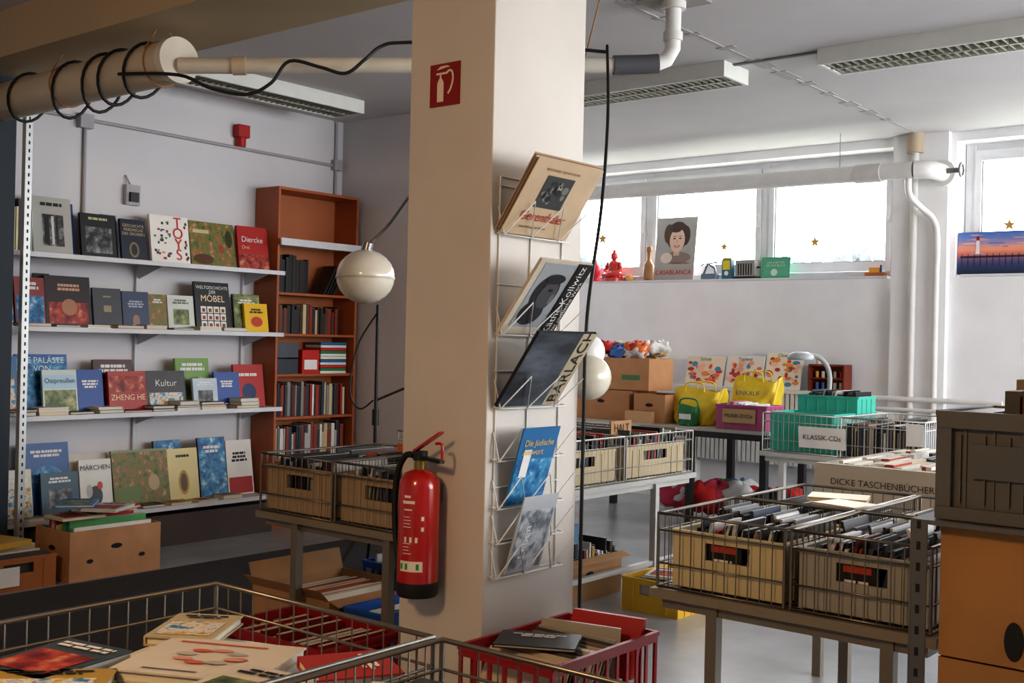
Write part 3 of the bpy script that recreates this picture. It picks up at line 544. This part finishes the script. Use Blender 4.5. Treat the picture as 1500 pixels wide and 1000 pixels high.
flatbook(mb,-1.42,1.33,.775,.15,.15,.02,-.5,c_('a82a22'),'txt'); flatbook(mb,-1.83,1.31,.775,.13,.18,.018,.6,c_('b8a880'),'pic'); flatbook(mb,-1.43,1.08,.772,.17,.24,.02,-.5,c_('3a6a48'),'txt'); flatbook(mb,-1.82,1.02,.772,.16,.2,.02,.2,c_('38444c'),'pic',WHITE); flatbook(mb,-1.42,1.1,.793,.15,.2,.015,.2,c_('c8c0b0'),'pic')
flatbook(mb,-1.70,.93,.772,.2,.16,.02,.8,c_('b09038'),'pic')
flatbook(mb,-1.15,1.3,.772,.26,.16,.02,.1,c_('3a3c40'),'pic'); flatbook(mb,-.88,1.27,.772,.22,.2,.04,.0,c_('1c2224'),'txt'); flatbook(mb,-1.18,1.2,.793,.16,.2,.015,.4,c_('c8c0a8'),'pic'); mb.build()
table('basket_table',-4.3,-3.28,4.3,5.75,.62,[(-4.2,4.4),(-3.31,4.4),(-4.2,5.65),(-3.31,5.35)],rail=.14,baskets=[(-4.28,-3.3,4.32,5.02),(-4.28,-3.3,5.04,5.73)],rim=.86,lm=mat('c0c0bc',.4,.3),wm=mat('a8a49c',.35,.7),tm=mat('b0b0ac',.4))
for a,b in ((4.36,4.98),(5.08,5.68)):
    mb=MB('storage_crate'); crate(mb,-4.2,-3.33,a,b,.632,.80,mat('b8a888',.6),'x1'); mb.build()
    mb=MB('record_collection'); row(mb,-3.62,-3.36,a+.02,b-.02,.645,.17,.24,'y',(.006,.016),CDP+['b84030','3060a0'],.2); row(mb,-4.15,-3.65,a+.02,b-.02,.645,.17,.22,'y',(.006,.016),CDP)
    if a>5: mb.box(-3.45,5.1,.80,-3.44,5.3,.93,CARD); Pl(mb,(-3.44,5.1,.80),(0,1,0),(0,0,1)).text('HALT',.1,.09,.06,BLACK,al='CENTER')
    mb.build()
mb=MB('cardboard_box'); carton(mb,-4.0,-3.42,4.6,5.2,0,.22,CARD); row(mb,-3.98,-3.44,4.62,5.18,.006,.2,.3,'y',(.01,.03),PAL+['2a6ab0','2a6ab0','e8e8e8']); mb.box(-3.6,4.7,.22,-3.46,4.85,.4,mat('5a80a0')); mb.build()
mb=MB('yellow_crate'); crate(mb,-3.19,-2.86,4.86,5.32,0,.17,mat('e0b030',.5),'y0'); row(mb,-3.17,-2.88,4.88,5.3,.012,.1,.15,'y',(.01,.03),['e8e8e0','d8c890','303030','b0b0a8']); flatbook(mb,-3.02,5.02,.175,.18,.24,.012,.3,c_('e8e8e4'),'pic'); mb.build()
mb=MB('cardboard_box'); carton(mb,-3.93,-3.44,3.1,3.62,0,.28,CARD); row(mb,-3.91,-3.46,3.13,3.6,.006,.2,.27,'x',(.01,.03),['d8c890','e8e4d8','b09060','303438','a05030'],.2); mb.build()
BL=mat('1c56a8',.45); RC=mat('961519',.4,name='crate_red')
mb=MB('blue_crate'); crate(mb,-3.92,-3.5,3.74,4.2,0,.3,BL,lat=True); row(mb,-3.9,-3.52,3.77,4.18,.012,.2,.32,'x',(.01,.02),CDP); mb.build()
mb=MB('blue_crate'); crate(mb,-3.35,-3.09,3.1,3.6,0,.28,BL,lat=True); row(mb,-3.33,-3.11,3.12,3.58,.012,.2,.27,'x',(.006,.012),['e8e8e8','d8d8d8','b0b8c0','404a58','3060a0'],.2); mb.build()
mb=MB('red_crate'); crate(mb,-3.5,-2.92,2.6,2.98,0,.28,RC,lat=True); row(mb,-3.48,-2.94,2.63,2.96,.012,.2,.27,'x',(.02,.03),['8a1818','982020','7a1414','c8c0b8'],.2); mb.build()
mb=MB('red_crate'); crate(mb,-2.35,-1.98,2.66,3.24,.0,.4,RC,lat=True)
mb.box(-2.33,2.68,.02,-2.0,3.22,.2,CARD)
for i in range(15): mb.hexa((-2.33+.01*R.random(),2.70+i*.018,.2),(.31,0,0),(0,.005,0),(0,.09,.17+.03*R.random()),c_(R.choice(['1a1a1a','c8b8a0','303030','7a6a58','484038','a09888'])))
mb.hexa((-2.3,3.0,.22),(.28,.06,0),(-.01,.01,0),(-.02,.05,.2),c_('a8a090')); mb.hexa((-2.28,3.1,.25),(.26,.04,.0),(0,.02,0),(.01,.06,.19),c_('b01c1c'))
flatbook(mb,-2.19,2.86,.395,.26,.18,.012,.5,c_('2a2a2a'),'txt'); mb.build()
mb=MB('cardboard_box'); carton(mb,-6.02,-5.66,3.24,3.80,0,.27,mat('c09068',.85,var=.1),flaps=False); p=Pl(mb,(-5.66,3.24,0),(0,1,0),(0,0,1)); p.ell(.12,.1,.02,.012,DARK); p.ell(.44,.1,.02,.012,DARK)
row(mb,-6.0,-5.69,3.27,3.77,.006,.24,.32,'x',(.01,.04),['e8e8e0','3a7ac0','c03028','e0c040','d8d0c0','58a060'])
for i,(x,y,h,hh) in enumerate([(-5.8,3.35,'d8c8a0',.3),(-5.85,3.6,'d05838',.33),(-5.75,3.52,'e8e8e8',.3),(-5.9,3.42,'3a80b8',.36)]): flatbook(mb,x,y,.325+.018*i,.2,.26,.015,.3*i,c_(h),'pic')
mb.build()
mb=MB('orange_crate'); crate(mb,-6.05,-5.67,2.76,3.17,0,.17,mat('a86632',.6),lat=False,hole='x1'); row(mb,-6.03,-5.70,2.79,3.14,.012,.15,.2,'x',(.02,.04),['e0a040','8a5030','d8c8a0','404040']); mb.rbox(-5.85,2.95,.215,.25,.2,.03,.2,c_('c09830')); p=Pl(mb,(-5.655,2.8,.03),(0,1,0),(0,0,1)); p.rect(-.02,.0,.16,.1,WHITE,.006); mb.build()
# ------------------------------------------------------------ back tables
mb=MB('long_table'); tm=mat('b8b4ac',.5); mb.box(-5.5,7.35,.725,-3.62,8.1,.75,tm); mb.box(-5.5,7.35,.68,-3.62,7.37,.725,mat('28282a',.5))
for x in (-5.4,-4.3,-3.7): mb.box(x,7.37,0,x+.05,7.42,.724,mat('2a2a2c',.5)); mb.box(x,8.0,0,x+.05,8.05,.724,mat('2a2a2c',.5))
mb.build()
BX=mat('b08058',.85,var=.08)
mb=MB('cardboard_box'); carton(mb,-5.4,-4.86,7.45,7.85,.75,.985,BX,closed=True); mb.build()
mb=MB('cardboard_box'); carton(mb,-5.23,-4.70,7.47,7.83,.99,1.24,mat('b88860',.85,var=.1),flaps=False,holes=False); p=Pl(mb,(-5.23,7.47,.99),(1,0,0),(0,0,1)); p.ell(.12,.07,.03,.03,c_('9a5030')); p.rect(.28,.08,.45,.12,c_('4a7a48')); mb.build()
mb=MB('cardboard_box'); carton(mb,-4.8,-4.52,7.42,7.75,.75,.97,CARD2,holes=True,flaps=False); mb.build()
mb=MB('cardboard_box'); carton(mb,-4.84,-4.6,7.36,7.41,.75,.84,mat('c8a078',.8),closed=True,holes=False); mb.build()
mb=MB('toy_pile')
for i in range(26): mb.blob((-4.97+R.uniform(-.21,.21),7.65+R.uniform(-.11,.1),1.24+R.uniform(0,.11)),.07,.055,.05,mat(R.choice(['e06828','e8e0d8','c02820','4070b0','d8d0c8','e8b030','e87838','d8d4d0']),.5),i,.6,8)
mb.build()
def bag(name,x0,x1,y0,y1,z0,z1,m,hm,tilt=0):
    mb=MB(name); n=14; cx,cy=(x0+x1)/2,(y0+y1)/2; vs=[]; fs=[]; seg=40
    for i in range(n+1):
        t=i/n; sx=(x1-x0)/2*(.78+.22*math.sin(t*1.9)+.05*t); sy=(y1-y0)/2*(1-.55*t**2)
        for k in range(seg):
            a=2*math.pi*k/seg; c,s=math.cos(a),math.sin(a); e=.55
            px=math.copysign(abs(c)**e,c)*sx; py=math.copysign(abs(s)**e,s)*sy; w=.03*math.sin(5*a+7*t)+.02*math.sin(9*a-11*t)
            vs.append((cx+px*(1+w)+tilt*t,cy+py*(1+4*w),z0+(z1-z0)*t*(1+.07*math.sin(3*a+1)*(t>.75)*t)))
    for i in range(n):
        for k in range(seg): fs.append((i*seg+k,i*seg+(k+1)%seg,(i+1)*seg+(k+1)%seg,(i+1)*seg+k))
    fs.append(tuple(reversed(range(seg)))); mb.add(vs,fs,m,True)
    for yy in (y0+.05,y1-.05): mb.tube(smooth([(cx-.08+tilt,yy,z1-.02),(cx-.07+tilt,yy,z1+.04),(cx+tilt,yy,z1+.055),(cx+.07+tilt,yy,z1+.04),(cx+.08+tilt,yy,z1-.02)],4),.006,hm,6)
    return mb
YB=mat('e4c634',.4,var=.1,scale=14)
mb=bag('yellow_shopping_bag',-4.54,-4.14,7.5,7.78,.752,1.02,YB,YB); mb.build()
mb=bag('yellow_shopping_bag',-4.17,-3.80,7.76,8.0,.752,1.11,YB,YB); p=Pl(mb,(-4.12,7.74,.8),(1,0,0),(0,0,1)); p.text('EINKAUF',.03,.2,.05,c_('205090'),.012); mb.build()
mb=bag('green_shopping_bag',-4.40,-4.24,7.385,7.48,.752,.90,c_('2a7a48'),c_('2a7a48')); mb.rbox(-4.32,7.378,.80,.1,.006,.04,0,WHITE); mb.build()
mb=MB('pink_media_box'); pk=mat('b85a84',.5); crate(mb,-4.06,-3.66,7.38,7.66,.752,.93,pk,None); row(mb,-4.04,-3.68,7.4,7.64,.764,.14,.19,'x',(.01,.015),['e8e8e8','303030','b03060','d8d8d8']); mb.box(-4.0,7.364,.80,-3.74,7.37,.9,mat('c8a878',.8)); Pl(mb,(-4.0,7.364,.80),(1,0,0),(0,0,1)).text('MUSIK-DVDs',.13,.05,.04,BLACK,al='CENTER'); mb.build()
for i,(a,b,zt) in enumerate([(-5.0,-4.64,1.27),(-4.62,-4.28,1.28),(-4.26,-3.94,1.32)]):
    mb=MB('childrens_puzzle_board'); p=Pl(mb,(a,8.52,1.012),(1,0,0),(0,.25,1)); w=b-a; h=zt-1.01; p.slab(0,0,w,h,-.012,0,WHITE); p.rect(.01,.01,w-.01,h-.01,c_(['ecd8c0','e8dcd0','ecdcc4'][i]),.0012)
    rr=random.Random(i+20)
    for j in range(34):
        x,y=rr.uniform(.03,w-.03),rr.uniform(.03,h-.06); p.ell(x,y,rr.uniform(.012,.035),rr.uniform(.01,.025),c_(rr.choice(['d85030','e89030','c03838','e8a080','4888a8','f0b8a0','a04030','e07050'])),.002+.0001*j,12)
    p.text(['Schule','Toyland','Clowns'][i],w/2,h-.03,.04,c_('2a6a60'),.007,al='CENTER'); mb.build()
mb=MB('toy_shop_shelf'); w=mat('7a3020',.5); a,b=-3.86,-3.56
mb.box(a+.012,8.5,1.012,b-.012,8.64,1.025,w); mb.box(a,8.5,1.21,b,8.65,1.225,w); mb.box(a+.012,8.5,1.11,b-.012,8.64,1.12,w); mb.box(a,8.5,1.012,a+.012,8.65,1.21,w); mb.box(b-.012,8.5,1.012,b,8.65,1.21,w); mb.box(a+.012,8.64,1.012,b-.012,8.65,1.21,w)
for i in range(5): mb.cyl((a+.05+i*.05,8.56,1.12),(a+.05+i*.05,8.56,1.17),.014,c_(R.choice(['e0a030','d8d0c0','c03020'])),8); mb.cyl((a+.05+i*.05,8.56,1.025),(a+.05+i*.05,8.56,1.08),.014,c_(R.choice(['e0a030','d8d0c0','3060a0'])),8)
mb.cyl((a+.05,8.58,1.225),(a+.05,8.58,1.3),.02,c_('c8b8a0'),10); mb.build()
table('basket_table',-3.27,-2.22,6.5,7.25,.70,[(-3.13,6.55),(-2.85,6.55),(-3.13,7.2),(-2.35,7.2),(-2.35,6.55)],baskets=[(-3.25,-2.76,6.51,7.24),(-2.74,-2.24,6.51,7.24)],rim=.94,lm=mat('c8c8c4',.4),wm=mat('c4c4c0',.35,.5),tm=mat('c0c0bc',.4))
TE=mat('3fb6a0',.4,name='crate_teal')
mb=MB('teal_crate'); crate(mb,-3.21,-2.80,6.54,6.86,.712,.95,TE,None); row(mb,-3.19,-2.82,6.56,6.84,.73,.1,.2,'x',(.01,.015),CDP); mb.build()
mb=MB('teal_crate'); crate(mb,-3.2,-2.80,6.9,7.2,.89,1.05,TE,None); mb.box(-3.2,6.9,.712,-2.8,7.2,.885,mat('20282a',.6)); row(mb,-3.18,-2.82,6.92,7.18,.905,.13,.18,'x',(.008,.012),CDP+['202428']*6,.3); mb.build()
mb=MB('cd_collection'); row(mb,-2.72,-2.26,6.54,6.86,.71,.15,.2,'x',(.009,.013),CDP+['c8b890']); row(mb,-2.72,-2.26,6.9,7.2,.71,.15,.22,'x',(.009,.013),CDP+['c8b890']); mb.build()
mb=MB('handwritten_sign'); p=Pl(mb,(-3.0,6.495,.745),(1,0,.0),(0,-.1,1)); p.slab(0,0,.3,.13,-.001,.001,WHITE); p.text('KLASSIK-CDs',.15,.065,.042,BLACK,al='CENTER'); mb.build()
mb=MB('handwritten_sign'); p=Pl(mb,(-2.34,6.495,.80),(1,0,.0),(0,-.1,1)); p.slab(0,0,.1,.13,-.001,.001,WHITE); mb.build()
mb=MB('magnifier_desk_lamp'); gl_=mat('a4a6a6',.4); q=V((-3.18,7.34,0))
mb.cyl(q,q+V((0,0,.03)),.12,gl_,20); mb.tube(smooth([q+V((0,0,.03)),q+V((0,0,.95)),q+V((0,0,1.18)),q+V((-.05,-.03,1.28)),q+V((-.13,-.09,1.31))]),.017,gl_,10); mb.lathe(q+V((-.16,-.11,1.29)),[(.001,.035),(.05,.033),(.085,.015),(.095,-.01),(.085,-.022),(.001,-.02)],mat('c0c2c4',.4),20,sy=.75); mb.build()
table('side_table',-2.0,-1.15,4.4,5.5,.62,[(-1.95,4.45),(-1.2,4.45),(-1.95,5.45),(-1.2,5.45)])
mb=MB('paperback_box'); WB=mat('b9b3a6',.7,var=.04)
mb.box(-1.97,4.42,.62,-1.2,4.43,.875,WB); mb.box(-1.97,5.44,.62,-1.2,5.45,.875,WB); mb.box(-1.97,4.43,.62,-1.96,5.44,.875,WB); mb.box(-1.21,4.43,.62,-1.2,5.44,.875,WB); mb.box(-1.96,4.43,.62,-1.21,5.44,.63,WB); mb.box(-1.97,4.42,.875,-1.2,4.47,.88,WB)
Pl(mb,(-1.97,4.42,.62),(1,0,0),(0,0,1)).text('DICKE TASCHENBÜCHER',.07,.19,.037,c_('303030'),.003)
for i in range(4): row(mb,-1.94,-1.22,4.5+i*.235,4.71+i*.235,.63,.235,.262,'x',(.02,.04),['e8e4d8','d8d4c8','c8b8a0','b04030','405060','e0e0e0','f0ece0'])
for i in range(4): flatbook(mb,-1.42,5.1,.893+i*.026,.28,.2,.025,.1*i,c_(['d8d0c0','e8e0d0','b8a890','d8d8d4'][i]),'txt')
mb.build()
# ------------------------------------------------------------ right stack
OC=mat('a87a48',.85,var=.14,scale=4,name='brown_cardboard')
for z in (.0,.315,.63):
    mb=MB('cardboard_box'); carton(mb,-.9,-.42,2.74,3.14,z,z+.31,OC,closed=True,holes=False); p=Pl(mb,(-.9,2.74,z),(1,0,0),(0,0,1))
    p.ell(.17,.06,.022,.045,DARK,.0015); p.ell(.33,.22,.03,.025,DARK,.0015); mb.build()
mb=MB('folding_crate'); gm=mat('5e5c56',.5,name='crate_dark_grey'); crate(mb,-.91,-.40,2.74,3.14,.955,1.21,gm,None,t=.014)
p=Pl(mb,(-.91,2.74,.955),(1,0,0),(0,0,1))
p.slab(0,0,.51,.03,0,.02,gm); p.slab(0,.215,.51,.255,0,.02,gm); p.slab(0,.03,.035,.215,0,.018,gm)
for i in range(8): p.slab(.05+i*.055,.04,.055+i*.055,.20,0,.008,gm)
p.slab(.08,.10,.2,.18,0,.012,mat('585854',.5)); mb.build()
mb=MB('book_stack'); row(mb,-.78,-.43,2.80,2.94,.975,.26,.31,'x',(.02,.045),['2a2a2a','8a7a68','9a9488','6a3020','3a2e28','b8a888','484038','c8c0b0']); row(mb,-.80,-.43,2.96,3.1,.975,.30,.37,'x',(.02,.05),['8a7a68','6a3020','3a2e28','b8a888','303a48'])
for i in range(3): flatbook(mb,-.845,2.93,.975+i*.078,.07,.25,.076,0,c_(['403830','8a7a68','5a2a22'][i]))
mb.build()
mb=MB('perforated_angle_rack'); a=mat('6a6a68',.45,.6); mb.box(-.955,2.69,0,-.95,2.73,.942,a); mb.box(-.95,2.69,0,-.915,2.695,.942,a); mb.box(-.955,2.69,.942,-.38,3.16,.953,a)
for x,y in ((-.955,3.13),(-.42,2.69),(-.42,3.15)): mb.box(x,y,0,x+.004,y+.03,.942,a)
for i in range(19): z=.03+i*.05; mb.box(-.94,2.6895,z,-.93,2.6898,z+.02,DARK)
mb.build()
# ------------------------------------------------------------ sill items
Z=1.931
mb=MB('buddha_figurine'); bm_=mat('c0342c',.35,coat=.3); x=-5.93; y=8.78
mb.cyl((x,y,Z),(x,y,Z+.03),.09,bm_,20); mb.sph((x,y,Z+.06),.085,bm_,20,-60,90,.5); mb.lathe((x,y,Z+.05),[(.06,0),(.055,.05),(.065,.1),(.05,.13),(.02,.145),(.018,.16)],bm_,18,sy=.7); mb.sph((x,y,Z+.235),.034,bm_,16,sq=1.2); mb.sph((x,y,Z+.28),.016,bm_,12)
for s in(-1,1): mb.tube([(x+s*.06,y,Z+.17),(x+s*.085,y-.02,Z+.1),(x+s*.02,y-.06,Z+.08)],[.02,.017,.014],bm_,8); mb.tube([(x,y-.05,Z+.05),(x+s*.09,y-.03,Z+.05)],[.025,.03],bm_,8)
mb.build()
mb=MB('red_lantern'); mb.lathe((-6.15,8.8,Z),[(.05,0),(.05,.02),(.03,.04),(.045,.08),(.045,.14),(.02,.17),(.005,.2)],c_('c82a40'),14); mb.build()
mb=MB('tea_light_holder'); mb.lathe((-5.76,8.78,Z),[(.001,0),(.03,0),(.035,.05),(.03,.055),(.001,.05)],c_('d09040'),14); mb.build()
mb=MB('wooden_bottle'); mb.lathe((-5.55,8.78,Z),[(.001,0),(.045,0),(.05,.03),(.048,.14),(.03,.17),(.018,.19),(.018,.26),(.026,.265),(.026,.3),(.02,.31),(.001,.31)],mat('9a7048',.5,var=.15),18); mb.build()
mb=MB('film_poster_sign'); p=Pl(mb,(-5.49,8.76,Z+.002),(1,0,0),(0,.12,1)); W,Hh=.41,.57; p.slab(0,0,W,Hh,-.006,0,mat('b0aca8',.4)); p.rect(.01,.12,W-.01,Hh-.01,mat('a8a6a2',.5))
HM=mat('4a3a34',.5); p.ell(.22,.40,.115,.13,HM,.002); p.ell(.13,.42,.05,.09,mat('5a463c',.5),.0022); p.ell(.30,.40,.05,.09,HM,.0023); p.ell(.22,.36,.078,.11,mat('dcbca8',.5),.003); p.ell(.20,.46,.06,.03,HM,.0035)
for xx in (.19,.25): p.ell(xx,.375,.014,.006,DARK,.004); p.rect(xx-.016,.392,xx+.016,.397,HM,.004)
p.rect(.217,.335,.223,.365,mat('b08a78'),.004); p.ell(.22,.305,.03,.011,c_('b83030'),.004); p.ell(.22,.307,.02,.004,WHITE,.0045); p.rect(.19,.22,.25,.28,mat('ceae9a'),.0025)
p.ell(.22,.2,.15,.055,mat('8a7a72',.5),.0022); p.ell(.12,.2,.06,.05,mat('d8c8bc'),.003)
p.rect(0.005,.005,W-.005,.12,mat('a8a09a'),.002); p.text('CASABLANCA',W/2,.065,.058,c_('c01c1c'),.005,al='CENTER'); p.text('Humphrey Bogart',W-.14,.15,.026,c_('a02020'),.005,al='CENTER'); mb.build()
mb=MB('tin_figurine'); mb.box(-5.0,8.76,Z,-4.86,8.82,Z+.05,c_('607080')); mb.tube([(-4.99,8.79,Z+.05),(-4.95,8.79,Z+.14),(-4.88,8.79,Z+.1),(-4.87,8.79,Z+.05)],.012,STEEL,8); mb.tube([(-5.02,8.79,Z+.13),(-4.86,8.79,Z+.15)],.006,c_('304050'),6); mb.build()
mb=MB('cocoa_tin'); mb.box(-4.79,8.75,Z,-4.70,8.81,Z+.17,c_('2a6a80')); mb.box(-4.785,8.755,Z+.17,-4.705,8.805,Z+.185,c_('d8c030')); p=Pl(mb,(-4.79,8.75,Z),(1,0,0),(0,0,1)); p.rect(.01,.08,.08,.16,c_('e0c828')); p.ell(.045,.05,.02,.02,c_('e8e0c8')); mb.build()
mb=MB('toaster'); mb.box(-4.66,8.75,Z+.02,-4.48,8.87,Z+.16,mat('9a9690',.3,.6)); mb.box(-4.67,8.745,Z,-4.47,8.875,Z+.02,BLACK); mb.box(-4.64,8.785,Z+.16,-4.49,8.80,Z+.162,DARK); mb.box(-4.64,8.82,Z+.16,-4.49,8.835,Z+.162,DARK)
for i in range(6): mb.box(-4.635+i*.024,8.746,Z+.03,-4.625+i*.024,8.75,Z+.13,DARK)
mb.box(-4.48,8.79,Z+.09,-4.455,8.82,Z+.105,BLACK); mb.build(.003)
mb=MB('chalk_sign'); p=Pl(mb,(-4.43,8.77,Z),(1,0,0),(0,.12,1)); p.slab(0,0,.26,.18,-.008,0,c_('4a9a78')); p.rect(.01,.01,.25,.17,c_('5aa888')); p.text('LIFE IS BETTER\nON THE BEACH',.13,.12,.025,c_('d8e8d0'),al='CENTER'); p.ell(.12,.05,.03,.03,c_('c8e0c8'),.002); mb.build()
mb=MB('toy_boat'); mb.box(-3.52,8.76,Z,-3.36,8.82,Z+.03,c_('a86030')); mb.box(-3.49,8.77,Z+.03,-3.41,8.81,Z+.07,c_('e0a040')); mb.cyl((-3.4,8.79,Z+.03),(-3.4,8.79,Z+.09),.008,c_('304a70'),8); mb.build()
mb=MB('lighthouse_canvas_print'); p=Pl(mb,(-2.795,8.74,1.932),(1,0,0),(0,.05,1)); W,Hh=.95,.315; p.slab(0,0,W,Hh,-.02,0,mat('202838'))
sk=['1c2a44','263656','34426a','54507c','8a5f84','d07a6c','f09a78','e0a090','a890b4','7488c0','5a7cc0','4a70b4']
def mixh(a,b,t): return ''.join('%02x'%int(int(a[i:i+2],16)*(1-t)+int(b[i:i+2],16)*t) for i in (0,2,4))
for i in range(33):
    u=i/33*11; k=int(u); p.rect(0,Hh*i/33,W,Hh*(i+1)/33,mat(mixh(sk[k],sk[min(k+1,11)],u-k),.5),.0012)
rr=random.Random(4)
for i in range(26): p.ell(rr.uniform(.08,W-.08),rr.uniform(.2,.3),rr.uniform(.02,.07),rr.uniform(.003,.009),c_(rr.choice(['9098c0','d8a0a0','7880b0','e8b0a0'])),.002+.00005*i,14)
p.ply([(.13,.15),(.16,.15),(.156,.25),(.134,.25)],c_('e8dcdc'),.0042); p.rect(.134,.25,.156,.27,c_('883030'),.0045); p.ply([(.132,.27),(.158,.27),(.145,.285)],c_('602020'),.0045); p.rect(.10,.145,.2,.16,c_('b89898'),.004); p.rect(.02,.12,W-.005,.135,c_('3a2a30'),.0036)
for i in range(20): p.rect(.03+i*.045,.06,.035+i*.045,.15,c_('30242c'),.0038)
mb.build()
mb=MB('gold_star_decoration')
for (x,z,s) in ((-6.12,2.34,.06),(-4.83,2.22,.045),(-3.99,2.23,.05),(-2.46,2.30,.05)):
    p=Pl(mb,(x,8.86,z),(1,0,0),(0,0,1)); q=[(s*(1 if i%2==0 else .42)*math.sin(i*math.pi/5),s*(1 if i%2==0 else .42)*math.cos(i*math.pi/5)) for i in range(10)]
    for i in range(10): mb.add([p.p(0,0,.002),p.p(*q[(i+1)%10],.002),p.p(*q[i],.002)],[(0,1,2)],c_('b89448'))
    mb.tube([(x,8.86,z+s),(x,8.86,2.85)],.0006,WIREW,4)
mb.build()
mb=MB('clothes_heap')
for i in range(14): mb.blob((-4.5+.07*i+R.uniform(-.05,.05),7.68+R.uniform(-.16,.2),.12+R.uniform(0,.12)),.16,.14,.11,mat(R.choice(['c02828','3a8a48','d8d8d8','282c38','b83a50','406090','181818','c02828']),.8),i+50,.35,10)
mb.build()
# ------------------------------------------------------------ lights
w=bpy.data.worlds.new('daylight'); bpy.context.scene.world=w; w.use_nodes=True; bg=w.node_tree.nodes['Background']; bg.inputs[0].default_value=(.955,.97,1,1); bg.inputs[1].default_value=11.5
def area(name,loc,rot,sx,sy,e,col,portal=False):
    l=bpy.data.lights.new(name,'AREA'); l.shape='RECTANGLE'; l.size=sx; l.size_y=sy; l.energy=e; l.color=col; o=bpy.data.objects.new(name,l); bpy.context.collection.objects.link(o); o.location=loc; o.rotation_euler=rot
    if portal: l.cycles.is_portal=True
    return o
area('portal_window_1',(-5.63,9.0,2.42),(math.radians(-90),0,0),4.6,1,1,(1,1,1),True)
area('portal_window_2',(.1,9.0,2.42),(math.radians(-90),0,0),5.7,1,1,(1,1,1),True)
area('portal_added_window',(3.1,6.05,1.875),(0,math.radians(90),0),1.95,4.9,1,(1,1,1),True)
o=area('assumed_warm_light',(-1.6,-1.0,2.85),(math.radians(35),0,math.radians(10)),.5,.5,55,(1,.62,.30))  # unseen area light, assumed behind the camera, added to warm column and beam
# ------------------------------------------------------------ camera
yaw=math.radians(39.1); roll=math.radians(1.3)
f=V((-math.sin(yaw),math.cos(yaw),0)); r=V((math.cos(yaw),math.sin(yaw),0)); up=V((0,0,1))
r2=math.cos(roll)*r+math.sin(roll)*up; u2=math.cos(roll)*up-math.sin(roll)*r
cam=bpy.data.cameras.new('camera'); cam.lens=39.84; cam.sensor_width=36; co=bpy.data.objects.new('camera',cam); bpy.context.collection.objects.link(co)
co.matrix_world=Matrix(((r2.x,u2.x,-f.x,0),(r2.y,u2.y,-f.y,0),(r2.z,u2.z,-f.z,1.35),(0,0,0,1)))
bpy.context.scene.camera=co
vs=bpy.context.scene.view_settings; vs.view_transform='Standard'
try: vs.look='Medium High Contrast'
except Exception: pass
